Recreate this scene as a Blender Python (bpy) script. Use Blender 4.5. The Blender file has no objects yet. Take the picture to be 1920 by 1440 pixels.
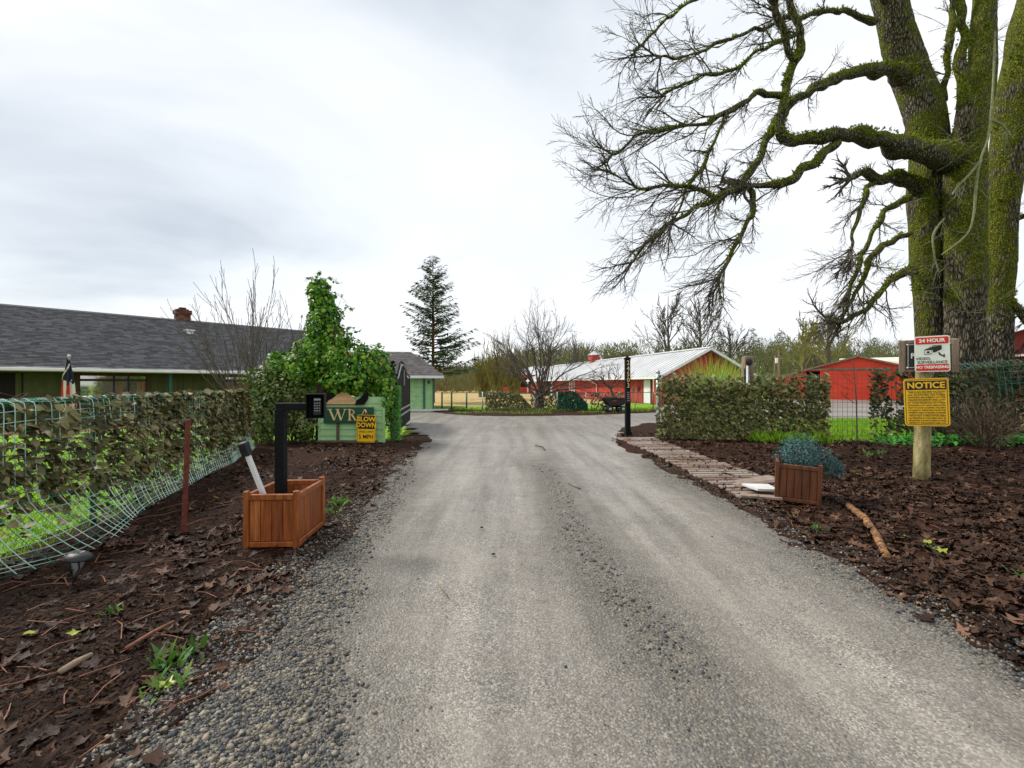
import bpy, math, random
import numpy as np
from mathutils import Vector, Matrix, Euler, noise as mnoise

# ------------------------------------------------------------------ camera, sky, sun, exposure
SC = bpy.context.scene
COL = SC.collection
HC = 1.60                      # camera height (m)
FPX = 853.33                   # focal length in pixels of the 1920 px wide photograph (16 mm on 36 mm)
cam_d = bpy.data.cameras.new('camera')
cam_d.lens = 16.0
cam_d.sensor_width = 36.0
cam_d.clip_start = 0.05
cam_d.clip_end = 5000.0
cam = bpy.data.objects.new('camera', cam_d)
cam.location = (0, 0, HC)
cam.rotation_euler = (math.radians(90), 0, 0)
COL.objects.link(cam)
SC.camera = cam

SUN_EL, SUN_AZ = math.radians(46), math.radians(-62)     # azimuth measured from +Y towards +X
sun_dir = Vector((math.sin(SUN_AZ) * math.cos(SUN_EL), math.cos(SUN_AZ) * math.cos(SUN_EL), math.sin(SUN_EL)))

w = bpy.data.worlds.new('World')
SC.world = w
w.use_nodes = True
nt = w.node_tree
nt.nodes.clear()
def wn(t, **k):
    n = nt.nodes.new(t)
    for a, b in k.items():
        setattr(n, a, b)
    return n
sky = wn('ShaderNodeTexSky', sky_type='NISHITA')
sky.sun_disc = False
sky.sun_elevation = SUN_EL
sky.sun_rotation = SUN_AZ
sky.air_density = 1.0
sky.dust_density = 2.0
tc = wn('ShaderNodeTexCoord')
sep = wn('ShaderNodeSeparateXYZ')
nt.links.new(tc.outputs['Generated'], sep.inputs[0])
# project the view direction on a cloud layer overhead (x/z', y/z') so the cloud flattens towards the horizon
zc = wn('ShaderNodeMath', operation='MAXIMUM'); zc.inputs[1].default_value = 0.0
nt.links.new(sep.outputs['Z'], zc.inputs[0])
za = wn('ShaderNodeMath', operation='ADD'); za.inputs[1].default_value = 0.32
nt.links.new(zc.outputs[0], za.inputs[0])
dx = wn('ShaderNodeMath', operation='DIVIDE'); nt.links.new(sep.outputs['X'], dx.inputs[0]); nt.links.new(za.outputs[0], dx.inputs[1])
dy = wn('ShaderNodeMath', operation='DIVIDE'); nt.links.new(sep.outputs['Y'], dy.inputs[0]); nt.links.new(za.outputs[0], dy.inputs[1])
cmb = wn('ShaderNodeCombineXYZ')
nt.links.new(dx.outputs[0], cmb.inputs[0]); nt.links.new(dy.outputs[0], cmb.inputs[1])
mp = wn('ShaderNodeMapping')
mp.inputs['Location'].default_value = (2.15, 0.32, 0.0)
mp.inputs['Rotation'].default_value = (0, 0, math.radians(60))
mp.inputs['Scale'].default_value = (0.62, 1.0, 1.0)
nt.links.new(cmb.outputs[0], mp.inputs[0])
n1 = wn('ShaderNodeTexNoise'); n1.inputs['Scale'].default_value = 0.55; n1.inputs['Detail'].default_value = 7.0
n1.inputs['Roughness'].default_value = 0.52; n1.inputs['Distortion'].default_value = 0.35
nt.links.new(mp.outputs[0], n1.inputs['Vector'])
cr = wn('ShaderNodeValToRGB')
cr.color_ramp.elements[0].position = 0.33; cr.color_ramp.elements[0].color = (0.36, 0.42, 0.49, 1)
cr.color_ramp.elements[1].position = 0.54; cr.color_ramp.elements[1].color = (0.93, 0.94, 0.96, 1)
e = cr.color_ramp.elements.new(0.43); e.color = (0.75, 0.785, 0.82, 1)
nt.links.new(n1.outputs['Fac'], cr.inputs['Fac'])
gain = wn('ShaderNodeVectorMath', operation='SCALE'); gain.inputs['Scale'].default_value = 4.3
nt.links.new(cr.outputs['Color'], gain.inputs[0])
mx = wn('ShaderNodeMix', data_type='RGBA'); mx.inputs['Factor'].default_value = 0.93
nt.links.new(sky.outputs[0], mx.inputs['A']); nt.links.new(gain.outputs[0], mx.inputs['B'])
bg = wn('ShaderNodeBackground'); bg.inputs['Strength'].default_value = 0.1
nt.links.new(mx.outputs['Result'], bg.inputs['Color'])
wo = wn('ShaderNodeOutputWorld'); nt.links.new(bg.outputs[0], wo.inputs[0])

sl = bpy.data.lights.new('sun', 'SUN')
sl.energy = 1.5
sl.angle = math.radians(10)
sl.color = (1.0, 0.96, 0.90)
so = bpy.data.objects.new('sun', sl)
so.rotation_euler = sun_dir.to_track_quat('Z', 'Y').to_euler()
so.location = (-30, 10, 40)
COL.objects.link(so)

SC.view_settings.view_transform = 'Standard'
SC.view_settings.look = 'None'
SC.view_settings.gamma = 1.0
SC.view_settings.use_curve_mapping = False
SC.view_settings.exposure = 1.48
SC.render.engine = 'CYCLES'
SC.cycles.use_denoising = True
SC.cycles.max_bounces = 6
SC.cycles.transparent_max_bounces = 8

# ------------------------------------------------------------------ helpers
def G(px, py, z=0.0):
    """ground point seen at a photo pixel"""
    Y = (HC - z) * FPX / (py - 720.0)
    return Vector(((px - 960.0) / FPX * Y, Y, z))
def P(px, py, Y):
    """point seen at a photo pixel, at depth Y"""
    return Vector(((px - 960.0) / FPX * Y, Y, HC - (py - 720.0) / FPX * Y))

def tag(o, label=None, cat=None, group=None, kind=None):
    if label: o['label'] = label
    if cat: o['category'] = cat
    if group: o['group'] = group
    if kind: o['kind'] = kind
    return o
def empty(name, loc=(0, 0, 0), rz=0.0, rot=None):
    o = bpy.data.objects.new(name, None)
    o.empty_display_size = 0.1
    COL.objects.link(o)
    o.location = loc
    o.rotation_euler = rot if rot else (0, 0, rz)
    return o
def link(name, me, parent=None, loc=None, rot=None, scale=None):
    o = bpy.data.objects.new(name, me)
    COL.objects.link(o)
    if parent: o.parent = parent
    if loc is not None: o.location = loc
    if rot is not None: o.rotation_euler = rot
    if scale is not None: o.scale = scale
    return o
def copy_tree(o, parent=None):
    c = o.copy(); COL.objects.link(c); c.parent = parent
    for ch in list(o.children):
        copy_tree(ch, c)
    return c

class MB:
    """mesh builder"""
    def __init__(s):
        s.v = []; s.f = []; s.m = []; s.mi = 0
    def quad(s, a, b, c, d):
        n = len(s.v); s.v += [tuple(a), tuple(b), tuple(c), tuple(d)]; s.f.append((n, n+1, n+2, n+3)); s.m.append(s.mi)
    def poly(s, pts):
        n = len(s.v); s.v += [tuple(p) for p in pts]; s.f.append(tuple(range(n, n+len(pts)))); s.m.append(s.mi)
    def box(s, c, size, M=None, taper=1.0, bev=0.0):
        hx, hy, hz = size[0]/2, size[1]/2, size[2]/2
        c = Vector(c)
        n = len(s.v)
        if bev <= 0:
            pts = [Vector((x*hx*(taper if z > 0 else 1), y*hy*(taper if z > 0 else 1), z*hz)) for z in (-1, 1) for x, y in ((-1,-1),(1,-1),(1,1),(-1,1))]
            fs = [(0,3,2,1),(4,5,6,7),(0,1,5,4),(1,2,6,5),(2,3,7,6),(3,0,4,7)]
        else:
            b = min(bev, hx*.45, hy*.45, hz*.45)
            pts = []; ring = []
            for (zz, ins) in ((-hz, b), (-hz+b, 0), (hz-b, 0), (hz, b)):
                for x, y in ((-1,-1),(1,-1),(1,1),(-1,1)):
                    X, Y = hx-ins, hy-ins
                    # cut corners
                    if x*y > 0:
                        pts.append(Vector((x*X, y*(Y-b), zz))); pts.append(Vector((x*(X-b), y*Y, zz)))
                    else:
                        pts.append(Vector((x*(X-b), y*Y, zz))); pts.append(Vector((x*X, y*(Y-b), zz)))
            fs = [tuple(reversed(range(8))), tuple(range(24, 32))]
            for k in range(3):
                for i in range(8):
                    j = (i+1) % 8
                    fs.append((k*8+i, k*8+j, k*8+8+j, k*8+8+i))
        for p in pts:
            q = (M @ p if M is not None else p) + c
            s.v.append((q.x, q.y, q.z))
        for f in fs:
            s.f.append(tuple(n+i for i in f)); s.m.append(s.mi)
    def beam(s, a, b, wd, th, up=(0, 0, 1), bev=0.0):
        """box from a to b; wd across (perp to up), th along up"""
        a = Vector(a); b = Vector(b); d = b-a; L = d.length
        if L < 1e-6: return
        x = d/L; up = Vector(up)
        y = up.cross(x)
        if y.length < 1e-4: y = Vector((0, 1, 0)).cross(x)
        y.normalize(); z = x.cross(y)
        M = Matrix((x, y, z)).transposed()
        s.box((a+b)/2, (L, wd, th), M, bev=bev)
    def tube(s, pts, rad, n=6, cap=True):
        pts = [Vector(p) for p in pts]
        if len(pts) < 2: return
        if not hasattr(rad, '__len__'): rad = [rad]*len(pts)
        base = len(s.v)
        t = (pts[1]-pts[0]).normalized()
        u = t.orthogonal().normalized()
        for i, p in enumerate(pts):
            if i == 0: t2 = pts[1]-pts[0]
            elif i == len(pts)-1: t2 = pts[-1]-pts[-2]
            else: t2 = pts[i+1]-pts[i-1]
            if t2.length > 1e-9: t = t2.normalized()
            u = (u - t*u.dot(t))
            if u.length < 1e-6: u = t.orthogonal()
            u.normalize(); vv = t.cross(u)
            for k in range(n):
                a = 2*math.pi*k/n
                q = p + (u*math.cos(a)+vv*math.sin(a))*rad[i]
                s.v.append((q.x, q.y, q.z))
        for i in range(len(pts)-1):
            for k in range(n):
                k2 = (k+1) % n
                s.f.append((base+i*n+k, base+i*n+k2, base+(i+1)*n+k2, base+(i+1)*n+k)); s.m.append(s.mi)
        if cap:
            s.f.append(tuple(base+k for k in reversed(range(n)))); s.m.append(s.mi)
            e_ = base+(len(pts)-1)*n
            s.f.append(tuple(e_+k for k in range(n))); s.m.append(s.mi)
    def lathe(s, prof, n=16, c=(0, 0, 0)):
        """prof: list of (r, z)"""
        base = len(s.v); c = Vector(c)
        for r, z in prof:
            for k in range(n):
                a = 2*math.pi*k/n
                s.v.append((c.x+r*math.cos(a), c.y+r*math.sin(a), c.z+z))
        for i in range(len(prof)-1):
            for k in range(n):
                k2 = (k+1) % n
                s.f.append((base+i*n+k, base+i*n+k2, base+(i+1)*n+k2, base+(i+1)*n+k)); s.m.append(s.mi)
        s.f.append(tuple(base+k for k in reversed(range(n)))); s.m.append(s.mi)
        e_ = base+(len(prof)-1)*n
        s.f.append(tuple(e_+k for k in range(n))); s.m.append(s.mi)
    def prism(s, poly, a, b=None, M=None, o=(0, 0, 0)):
        """extrude 2D polygon (x,z) between y=a and y=b, transformed by M,o"""
        n = len(poly); base = len(s.v); o = Vector(o)
        for y in (a, b):
            for (x, z) in poly:
                p = Vector((x, y, z))
                q = (M @ p if M is not None else p)+o
                s.v.append((q.x, q.y, q.z))
        s.f.append(tuple(base+i for i in range(n))); s.m.append(s.mi)
        s.f.append(tuple(base+n+i for i in reversed(range(n)))); s.m.append(s.mi)
        for i in range(n):
            j = (i+1) % n
            s.f.append((base+j, base+i, base+n+i, base+n+j)); s.m.append(s.mi)
    def mesh(s, name, mats, smooth=False):
        me = bpy.data.meshes.new(name)
        me.from_pydata(s.v, [], s.f)
        if not isinstance(mats, (list, tuple)): mats = [mats]
        for m in mats: me.materials.append(m)
        if len(mats) > 1: me.polygons.foreach_set('material_index', s.m)
        if smooth: me.polygons.foreach_set('use_smooth', [True]*len(s.f))
        me.update()
        return me
    def build(s, name, mats, parent=None, smooth=False, loc=None, rot=None):
        return link(name, s.mesh(name, mats, smooth), parent, loc, rot)

def np_mesh(name, V, Fs, mat, rnd=None, smooth=False):
    """V (n,3), Fs (m,k) equal-size faces; rnd per-face float attribute"""
    me = bpy.data.meshes.new(name)
    V = np.asarray(V, dtype=np.float32); Fs = np.asarray(Fs, dtype=np.int32)
    k = Fs.shape[1]; m = Fs.shape[0]
    me.vertices.add(len(V)); me.vertices.foreach_set('co', V.ravel())
    me.loops.add(m*k); me.loops.foreach_set('vertex_index', Fs.ravel())
    me.polygons.add(m); me.polygons.foreach_set('loop_start', np.arange(0, m*k, k, dtype=np.int32))
    try: me.polygons.foreach_set('loop_total', np.full(m, k, dtype=np.int32))
    except Exception: pass
    if smooth: me.polygons.foreach_set('use_smooth', np.ones(m, dtype=bool))
    if rnd is not None:
        at = me.attributes.new('rnd', 'FLOAT', 'FACE'); at.data.foreach_set('value', np.asarray(rnd, dtype=np.float32))
    me.materials.append(mat)
    me.update(calc_edges=True); me.validate()
    return me

def rot_mats(rng, n, tilt=0.4, yaw=None, base=None):
    """n rotation matrices: random yaw about z, then random tilt"""
    yaw = rng.uniform(0, 2*np.pi, n) if yaw is None else yaw
    cy, sy = np.cos(yaw), np.sin(yaw)
    R1 = np.zeros((n, 3, 3)); R1[:, 0, 0] = cy; R1[:, 0, 1] = -sy; R1[:, 1, 0] = sy; R1[:, 1, 1] = cy; R1[:, 2, 2] = 1
    ax = rng.uniform(0, 2*np.pi, n); t = rng.normal(0, tilt, n)
    kx, ky = np.cos(ax), np.sin(ax); c, s = np.cos(t), np.sin(t)
    R2 = np.zeros((n, 3, 3))
    R2[:, 0, 0] = c+kx*kx*(1-c); R2[:, 0, 1] = kx*ky*(1-c); R2[:, 0, 2] = ky*s
    R2[:, 1, 0] = kx*ky*(1-c); R2[:, 1, 1] = c+ky*ky*(1-c); R2[:, 1, 2] = -kx*s
    R2[:, 2, 0] = -ky*s; R2[:, 2, 1] = kx*s; R2[:, 2, 2] = c
    return np.einsum('nij,njk->nik', R2, R1)
def frames(nrm, rng, jitter=0.5, down=True):
    """rotation matrices whose local z is near nrm and local y points down-ish (leaf tip) with random roll"""
    n = len(nrm)
    z = nrm + rng.normal(0, jitter, (n, 3)); z /= np.linalg.norm(z, axis=1, keepdims=True)+1e-9
    ref = np.tile(np.array([0., 0., -1.]), (n, 1)) + rng.normal(0, 0.45, (n, 3)) if down else rng.normal(0, 1, (n, 3))
    y = ref - z*np.sum(ref*z, axis=1, keepdims=True); y /= np.linalg.norm(y, axis=1, keepdims=True)+1e-9
    x = np.cross(y, z)
    return np.stack([x, y, z], axis=2)
def scatter_mesh(name, templ, pos, R, scale, mat, rng, rnd=None, smooth=False):
    """merge many copies of template(s): templ list of (V,F) with equal face size"""
    if not isinstance(templ, list): templ = [templ]
    pos = np.asarray(pos); n = len(pos)
    which = rng.integers(0, len(templ), n)
    rnd = rng.uniform(0, 1, n) if rnd is None else rnd
    Vs = []; Fs = []; Rn = []; off = 0
    for ti, (tv, tf) in enumerate(templ):
        idx = np.where(which == ti)[0]
        if len(idx) == 0: continue
        tv = np.asarray(tv, float); tf = np.asarray(tf, int)
        sc = np.asarray(scale)[idx]
        if sc.ndim == 1: sc = np.repeat(sc[:, None], 3, axis=1)
        v = tv[None]*sc[:, None, :]
        v = np.einsum('nij,nkj->nki', R[idx], v) + pos[idx][:, None, :]
        f = tf[None]+(np.arange(len(idx))*len(tv))[:, None, None]+off
        Vs.append(v.reshape(-1, 3)); Fs.append(f.reshape(-1, tf.shape[1])); Rn.append(np.repeat(rnd[idx], len(tf)))
        off += len(idx)*len(tv)
    return np_mesh(name, np.concatenate(Vs), np.concatenate(Fs), mat, np.concatenate(Rn), smooth)

def text_mesh(body, size, mat, bold=0.0, ext=0.002, sx=1.0, spacing=1.0, align='CENTER'):
    cu = bpy.data.curves.new('lettering', 'FONT')
    cu.body = body; cu.size = size; cu.align_x = align; cu.align_y = 'CENTER'
    cu.offset = bold; cu.extrude = ext; cu.space_character = spacing; cu.resolution_u = 3
    o = bpy.data.objects.new('lettering_source', cu); COL.objects.link(o)
    dg = bpy.context.evaluated_depsgraph_get()
    me = bpy.data.meshes.new_from_object(o.evaluated_get(dg))
    bpy.data.objects.remove(o); bpy.data.curves.remove(cu)
    me.materials.clear(); me.materials.append(mat)
    if sx != 1.0:
        for v in me.vertices: v.co.x *= sx
    return me
def text(body, size, mat, parent, loc, rot=(math.pi/2, 0, 0), **k):
    return link('lettering', text_mesh(body, size, mat, **k), parent, loc, rot)

# ------------------------------------------------------------------ materials
def hexc(h):
    h = h.lstrip('#'); c = [int(h[i:i+2], 16)/255 for i in (0, 2, 4)]
    return tuple((x/12.92 if x <= .04045 else ((x+.055)/1.055)**2.4) for x in c)
def mat(name, cols, scale=6.0, rough=0.8, bump=0.0, bscale=None, detail=5.0, stretch=(1, 1, 1), rnd=0.0,
        spec=0.4, metal=0.0, trans=0.0, dist=0.02, rvar=0.0, coord='obj', wave=None):
    """cols: one colour or a list of colours spread on a noise ramp. rnd: weight of the per-face 'rnd' attribute."""
    m = bpy.data.materials.new(name); m.use_nodes = True
    t = m.node_tree; b = t.nodes['Principled BSDF']; L = t.links.new
    if not isinstance(cols, list): cols = [cols]
    b.inputs['Roughness'].default_value = rough
    b.inputs['Specular IOR Level'].default_value = spec
    b.inputs['Metallic'].default_value = metal
    tcn = t.nodes.new('ShaderNodeTexCoord'); mpn = t.nodes.new('ShaderNodeMapping')
    if coord == 'obj': L(tcn.outputs['Object'], mpn.inputs[0])
    else:
        gn = t.nodes.new('ShaderNodeNewGeometry'); L(gn.outputs['Position'], mpn.inputs[0])
    mpn.inputs['Scale'].default_value = stretch
    nn = t.nodes.new('ShaderNodeTexNoise'); nn.inputs['Scale'].default_value = scale; nn.inputs['Detail'].default_value = detail
    nn.inputs['Roughness'].default_value = 0.62
    L(mpn.outputs[0], nn.inputs['Vector'])
    fac = nn.outputs['Fac']
    if rnd > 0:
        an = t.nodes.new('ShaderNodeAttribute'); an.attribute_name = 'rnd'
        mr = t.nodes.new('ShaderNodeMix'); mr.data_type = 'FLOAT'; mr.inputs['Factor'].default_value = rnd
        L(fac, mr.inputs['A']); L(an.outputs['Fac'], mr.inputs['B']); fac = mr.outputs['Result']
    if len(cols) == 1:
        b.inputs['Base Color'].default_value = (*cols[0], 1)
    else:
        r = t.nodes.new('ShaderNodeValToRGB'); el = r.color_ramp.elements
        lo, hi = (0.30, 0.70) if rnd < 0.5 else (0.05, 0.95)
        n = len(cols)
        el[0].position = lo; el[0].color = (*cols[0], 1); el[1].position = hi; el[1].color = (*cols[-1], 1)
        for i in range(1, n-1):
            q = el.new(lo+(hi-lo)*i/(n-1)); q.color = (*cols[i], 1)
        L(fac, r.inputs['Fac']); L(r.outputs['Color'], b.inputs['Base Color'])
    if rvar > 0:
        ra = t.nodes.new('ShaderNodeMapRange'); ra.inputs['To Min'].default_value = max(0.02, rough-rvar); ra.inputs['To Max'].default_value = min(1, rough+rvar)
        L(nn.outputs['Fac'], ra.inputs['Value']); L(ra.outputs['Result'], b.inputs['Roughness'])
    if bump > 0:
        n2 = t.nodes.new('ShaderNodeTexNoise'); n2.inputs['Scale'].default_value = bscale or scale*4; n2.inputs['Detail'].default_value = 6
        L(mpn.outputs[0], n2.inputs['Vector'])
        bn = t.nodes.new('ShaderNodeBump'); bn.inputs['Strength'].default_value = bump; bn.inputs['Distance'].default_value = dist
        L(n2.outputs['Fac'], bn.inputs['Height']); L(bn.outputs['Normal'], b.inputs['Normal'])
    if trans > 0:
        # thin leaf: some light passes through
        tr = t.nodes.new('ShaderNodeBsdfTranslucent'); ms = t.nodes.new('ShaderNodeMixShader'); ms.inputs[0].default_value = trans
        out = t.nodes['Material Output']
        if len(cols) > 1: L(r.outputs['Color'], tr.inputs['Color'])
        else: tr.inputs['Color'].default_value = (*cols[0], 1)
        L(b.outputs[0], ms.inputs[1]); L(tr.outputs[0], ms.inputs[2]); L(ms.outputs[0], out.inputs['Surface'])
    return m

M_ = {}
M_['black'] = mat('black_paint', [(.003,.0035,.004), (.008,.009,.010)], 20, .6, .15, 60, rvar=.12, spec=.12)
M_['blackmat'] = mat('black_plastic', [(.010,.011,.012), (.022,.022,.024)], 12, .5, .1, 80)
M_['glass_dark'] = mat('window_glass', [(.62,.60,.55)], rough=.04, spec=.8, metal=.85)
M_['white'] = mat('white_paint', [(.68,.69,.68), (.80,.80,.79)], 3, .5)
M_['offwhite'] = mat('sign_white', [(.72,.76,.64), (.80,.83,.72)], 9, .45)
M_['red'] = mat('sign_red', [(.60,.012,.010), (.72,.020,.016)], 8, .4)
M_['yellow'] = mat('sign_yellow', [(.80,.44,.006), (.90,.52,.010)], 7, .42)
M_['ink'] = mat('black_ink', [(.012,.011,.008)], rough=.5)
M_['signgreen'] = mat('green_signboard', [(.004,.055,.028), (.008,.085,.042)], 14, .45, .2, 40, stretch=(1,1,6))
M_['gold'] = mat('gold_letter', [(.68,.44,.15), (.85,.62,.28)], 30, .45)
M_['mint'] = mat('mint_paint', [(.26,.47,.20), (.38,.60,.29)], 3, .6, .1, 40)
M_['olive'] = mat('olive_green_paint', [(.055,.070,.014), (.08,.095,.02)], 3, .7, .1, 40)
M_['teal'] = mat('teal_trim_paint', [(.012,.09,.075), (.02,.13,.10)], 9, .55)
M_['brownwood'] = mat('dark_brown_wood', [(.035,.016,.008), (.09,.04,.018)], 8, .6, .2, 40, stretch=(1,1,.2))
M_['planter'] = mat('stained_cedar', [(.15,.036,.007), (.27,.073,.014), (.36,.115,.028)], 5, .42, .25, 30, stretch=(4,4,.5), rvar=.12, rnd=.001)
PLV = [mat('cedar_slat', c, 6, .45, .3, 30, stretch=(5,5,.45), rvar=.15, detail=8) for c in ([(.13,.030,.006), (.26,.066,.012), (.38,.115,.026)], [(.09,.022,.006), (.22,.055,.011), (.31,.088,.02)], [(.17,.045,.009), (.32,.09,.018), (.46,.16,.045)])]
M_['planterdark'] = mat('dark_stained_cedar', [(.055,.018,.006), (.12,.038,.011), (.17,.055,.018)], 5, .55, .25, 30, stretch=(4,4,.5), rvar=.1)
PLK = [mat('weathered_plank', [(.10,.066,.048), (.21,.15,.115), (.33,.26,.21)], 3, .38, .3, 25, stretch=(1,9,1), rvar=.15), mat('brown_plank', [(.07,.040,.026), (.155,.095,.066), (.24,.165,.125)], 4, .38, .3, 25, stretch=(1,9,1), rvar=.15),
       mat('grey_plank', [(.13,.095,.075), (.25,.20,.165), (.40,.34,.29)], 3, .38, .3, 25, stretch=(1,9,1), rvar=.15), mat('tan_plank', [(.12,.080,.056), (.24,.175,.13), (.36,.28,.22)], 4, .38, .3, 25, stretch=(1,9,1), rvar=.15)]
M_['post'] = mat('weathered_round_post', [(.07,.075,.018), (.22,.185,.065), (.34,.285,.13), (.44,.40,.25)], 9, .9, .7, 45, stretch=(1,1,.35), detail=8)
M_['greywood'] = mat('grey_weathered_wood', [(.11,.075,.05), (.22,.16,.11), (.30,.22,.15)], 6, .85, .4, 40, stretch=(1,1,.25))
M_['rust'] = mat('rusted_steel', [(.07,.016,.010), (.15,.034,.02), (.22,.06,.032)], 14, .8, .4, 60)
M_['galv'] = mat('galvanised_steel', [(.34,.38,.40), (.50,.54,.55)], 18, .45, .1, 60, metal=.5)
M_['greenpost'] = mat('green_coated_steel', [(.006,.11,.065), (.012,.17,.10)], 12, .5)
M_['net'] = mat('pale_green_plastic_net', [(.40,.66,.55), (.62,.78,.70)], 3, .5)
M_['netdark'] = mat('dark_green_wire', [(.02,.16,.12), (.05,.28,.21)], 3, .5)
M_['wire'] = mat('dark_wire', [(.03,.045,.045), (.06,.07,.07)], 3, .5)
M_['barnred'] = mat('barn_red_siding', [(.30,.026,.020), (.42,.040,.028), (.50,.085,.05)], 1.2, .6, .1, 30, stretch=(1,1,.25))
M_['barnorange'] = mat('red_metal_siding', [(.62,.040,.012), (.74,.065,.020)], .6, .5, .05, 30)
M_['darkred'] = mat('dark_red_wall', [(.17,.014,.014), (.24,.02,.02)], 2, .6)
M_['metalroof'] = mat('white_metal_roof', [(.40,.41,.42), (.54,.55,.55)], .5, .5, .05, 20)
M_['tanroof'] = mat('cream_metal_roof', [(.55,.50,.38), (.66,.62,.50)], .4, .5)
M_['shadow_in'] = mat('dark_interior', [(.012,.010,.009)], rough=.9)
M_['shingle'] = mat('asphalt_shingle', [(.05,.052,.06), (.095,.095,.105), (.16,.155,.165)], 30, .85, .4, 300, rnd=.75)
M_['shinglewarm'] = mat('brown_asphalt_shingle', [(.10,.09,.092), (.16,.142,.14), (.22,.20,.195)], 30, .85, .4, 300, rnd=.75)
M_['brick'] = mat('chimney_brick', [(.07,.022,.016), (.15,.045,.03), (.22,.12,.09)], 8, .85, .3, 60, rnd=.8)
M_['mortar'] = mat('mortar', [(.26,.22,.19)], rough=.95)
M_['concrete'] = mat('pale_slab', [(.52,.53,.50), (.64,.64,.61)], 8, .6, .1, 60)
M_['sill'] = mat('dark_timber_sill', [(.06,.042,.028), (.13,.095,.06)], 8, .8, .3, 50, stretch=(.3,1,1))
M_['tanboard'] = mat('tan_carved_wood', [(.50,.27,.11), (.62,.38,.18), (.70,.48,.26)], 5, .6, .1, 40, stretch=(.3,1,3))
M_['orangebark'] = mat('peeled_orange_bark', [(.030,.016,.010), (.085,.042,.020), (.24,.11,.036), (.36,.19,.075)], 16, .85, .4, 70)
M_['darkbark'] = mat('dark_stick_bark', [(.05,.024,.013), (.13,.055,.028)], 22, .8, .5, 60)
M_['redtwig'] = mat('reddish_stick', [(.12,.045,.022), (.24,.095,.05)], 22, .7, .4, 60)
M_['twig'] = mat('grey_twig', [(.045,.035,.027), (.105,.086,.068)], 10, .85, .2, 60)
M_['twiglight'] = mat('grey_brown_twig', [(.06,.047,.036), (.125,.10,.078)], 10, .85, .2, 60)
M_['twigolive'] = mat('olive_twig', [(.12,.11,.028), (.24,.22,.055)], 1.5, .85)
M_['paletwig'] = mat('lichen_twig', [(.13,.14,.06), (.30,.30,.17)], 14, .85, .3, 60)
M_['deadwood'] = mat('dead_twig', [(.055,.035,.022), (.12,.08,.05)], 10, .85)
M_['ivy'] = mat('ivy_leaf', [(.006,.032,.004), (.022,.11,.008), (.075,.25,.014), (.17,.37,.022), (.32,.40,.04), (.26,.13,.04)], 3, .5, rnd=.9, trans=.25, spec=.3)
M_['hedge'] = mat('bright_hedge_leaf', [(.03,.16,.02), (.06,.28,.03), (.10,.36,.04)], 3, .5, rnd=.8, trans=.2)
M_['dullivy'] = mat('dull_climber_leaf', [(.018,.045,.008), (.055,.12,.016), (.15,.21,.04), (.20,.15,.05)], 3, .6, rnd=.85, trans=.15)
M_['screen'] = mat('faded_screen_leaf', [(.022,.022,.007), (.078,.074,.020), (.16,.148,.048), (.32,.27,.13)], 3, .6, rnd=.8, trans=.12)
M_['screendark'] = mat('dark_screen_leaf', [(.010,.016,.005), (.030,.042,.011), (.07,.078,.02), (.13,.12,.04)], 3, .55, rnd=.8, trans=.12)
M_['screengreen'] = mat('green_screen_leaf', [(.024,.030,.007), (.085,.095,.022), (.18,.18,.05), (.34,.30,.13)], 3, .55, rnd=.8, trans=.12)
M_['emerald'] = mat('emerald_screen_leaf', [(.003,.035,.015), (.006,.08,.038), (.012,.13,.06)], 3, .45, rnd=.8)
M_['grass'] = mat('grass_blade', [(.09,.22,.008), (.20,.40,.012), (.34,.50,.025)], 3, .55, rnd=.75, trans=.3)
M_['reed'] = mat('reed_blade', [(.12,.30,.02), (.22,.46,.03), (.36,.55,.06), (.52,.40,.13)], 3, .55, rnd=.8, trans=.3)
M_['blueshrub'] = mat('blue_juniper', [(.004,.028,.032), (.012,.065,.068), (.035,.13,.125), (.13,.27,.24)], 3, .6, rnd=.8)
M_['needle'] = mat('fir_needles', [(.010,.042,.014), (.03,.095,.028), (.075,.17,.045)], 3, .6, rnd=.8)
M_['needlefar'] = mat('far_fir_needles', [(.006,.024,.020), (.013,.042,.030), (.025,.065,.042)], 3, .7, rnd=.8)
M_['firbark'] = mat('fir_bark', [(.10,.06,.03), (.19,.12,.06)], 6, .9, .4, 30)
M_['brush'] = mat('yellow_green_brush', [(.10,.082,.020), (.17,.15,.035), (.22,.20,.05)], .25, .8, rnd=.5)
M_['woods'] = mat('bare_wood_twigs', [(.10,.08,.045), (.155,.145,.055), (.16,.185,.06), (.21,.17,.085)], .05, .85, rnd=.3)
M_['leaf'] = mat('fallen_leaf', [(.010,.005,.003), (.026,.0125,.007), (.052,.025,.014), (.098,.050,.029), (.185,.105,.065)], 3, .6, .2, 60, rnd=.9, spec=.14)
M_['chip'] = mat('bark_chip', [(.006,.0032,.002), (.016,.0082,.005), (.036,.0175,.010), (.075,.038,.022)], 3, .75, rnd=.9, spec=.08)
M_['stone'] = mat('gravel_stone', [(.014,.017,.020), (.040,.045,.049), (.078,.078,.072), (.15,.125,.088), (.27,.23,.17)], 40, .6, rnd=.9, spec=.3)
M_['sprout'] = mat('green_sprout', [(.03,.095,.010), (.075,.18,.02), (.17,.25,.04)], 3, .5, rnd=.8, trans=.25)
M_['lime'] = mat('lime_leaf', [(.26,.32,.03), (.38,.42,.05)], 3, .45, rnd=.6, trans=.3)
M_['flagred'] = mat('flag_red', [(.45,.012,.018)], rough=.8)
M_['flagwhite'] = mat('flag_white', [(.62,.56,.45)], rough=.8)
M_['flagblue'] = mat('flag_blue', [(.008,.010,.030)], rough=.8)
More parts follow.
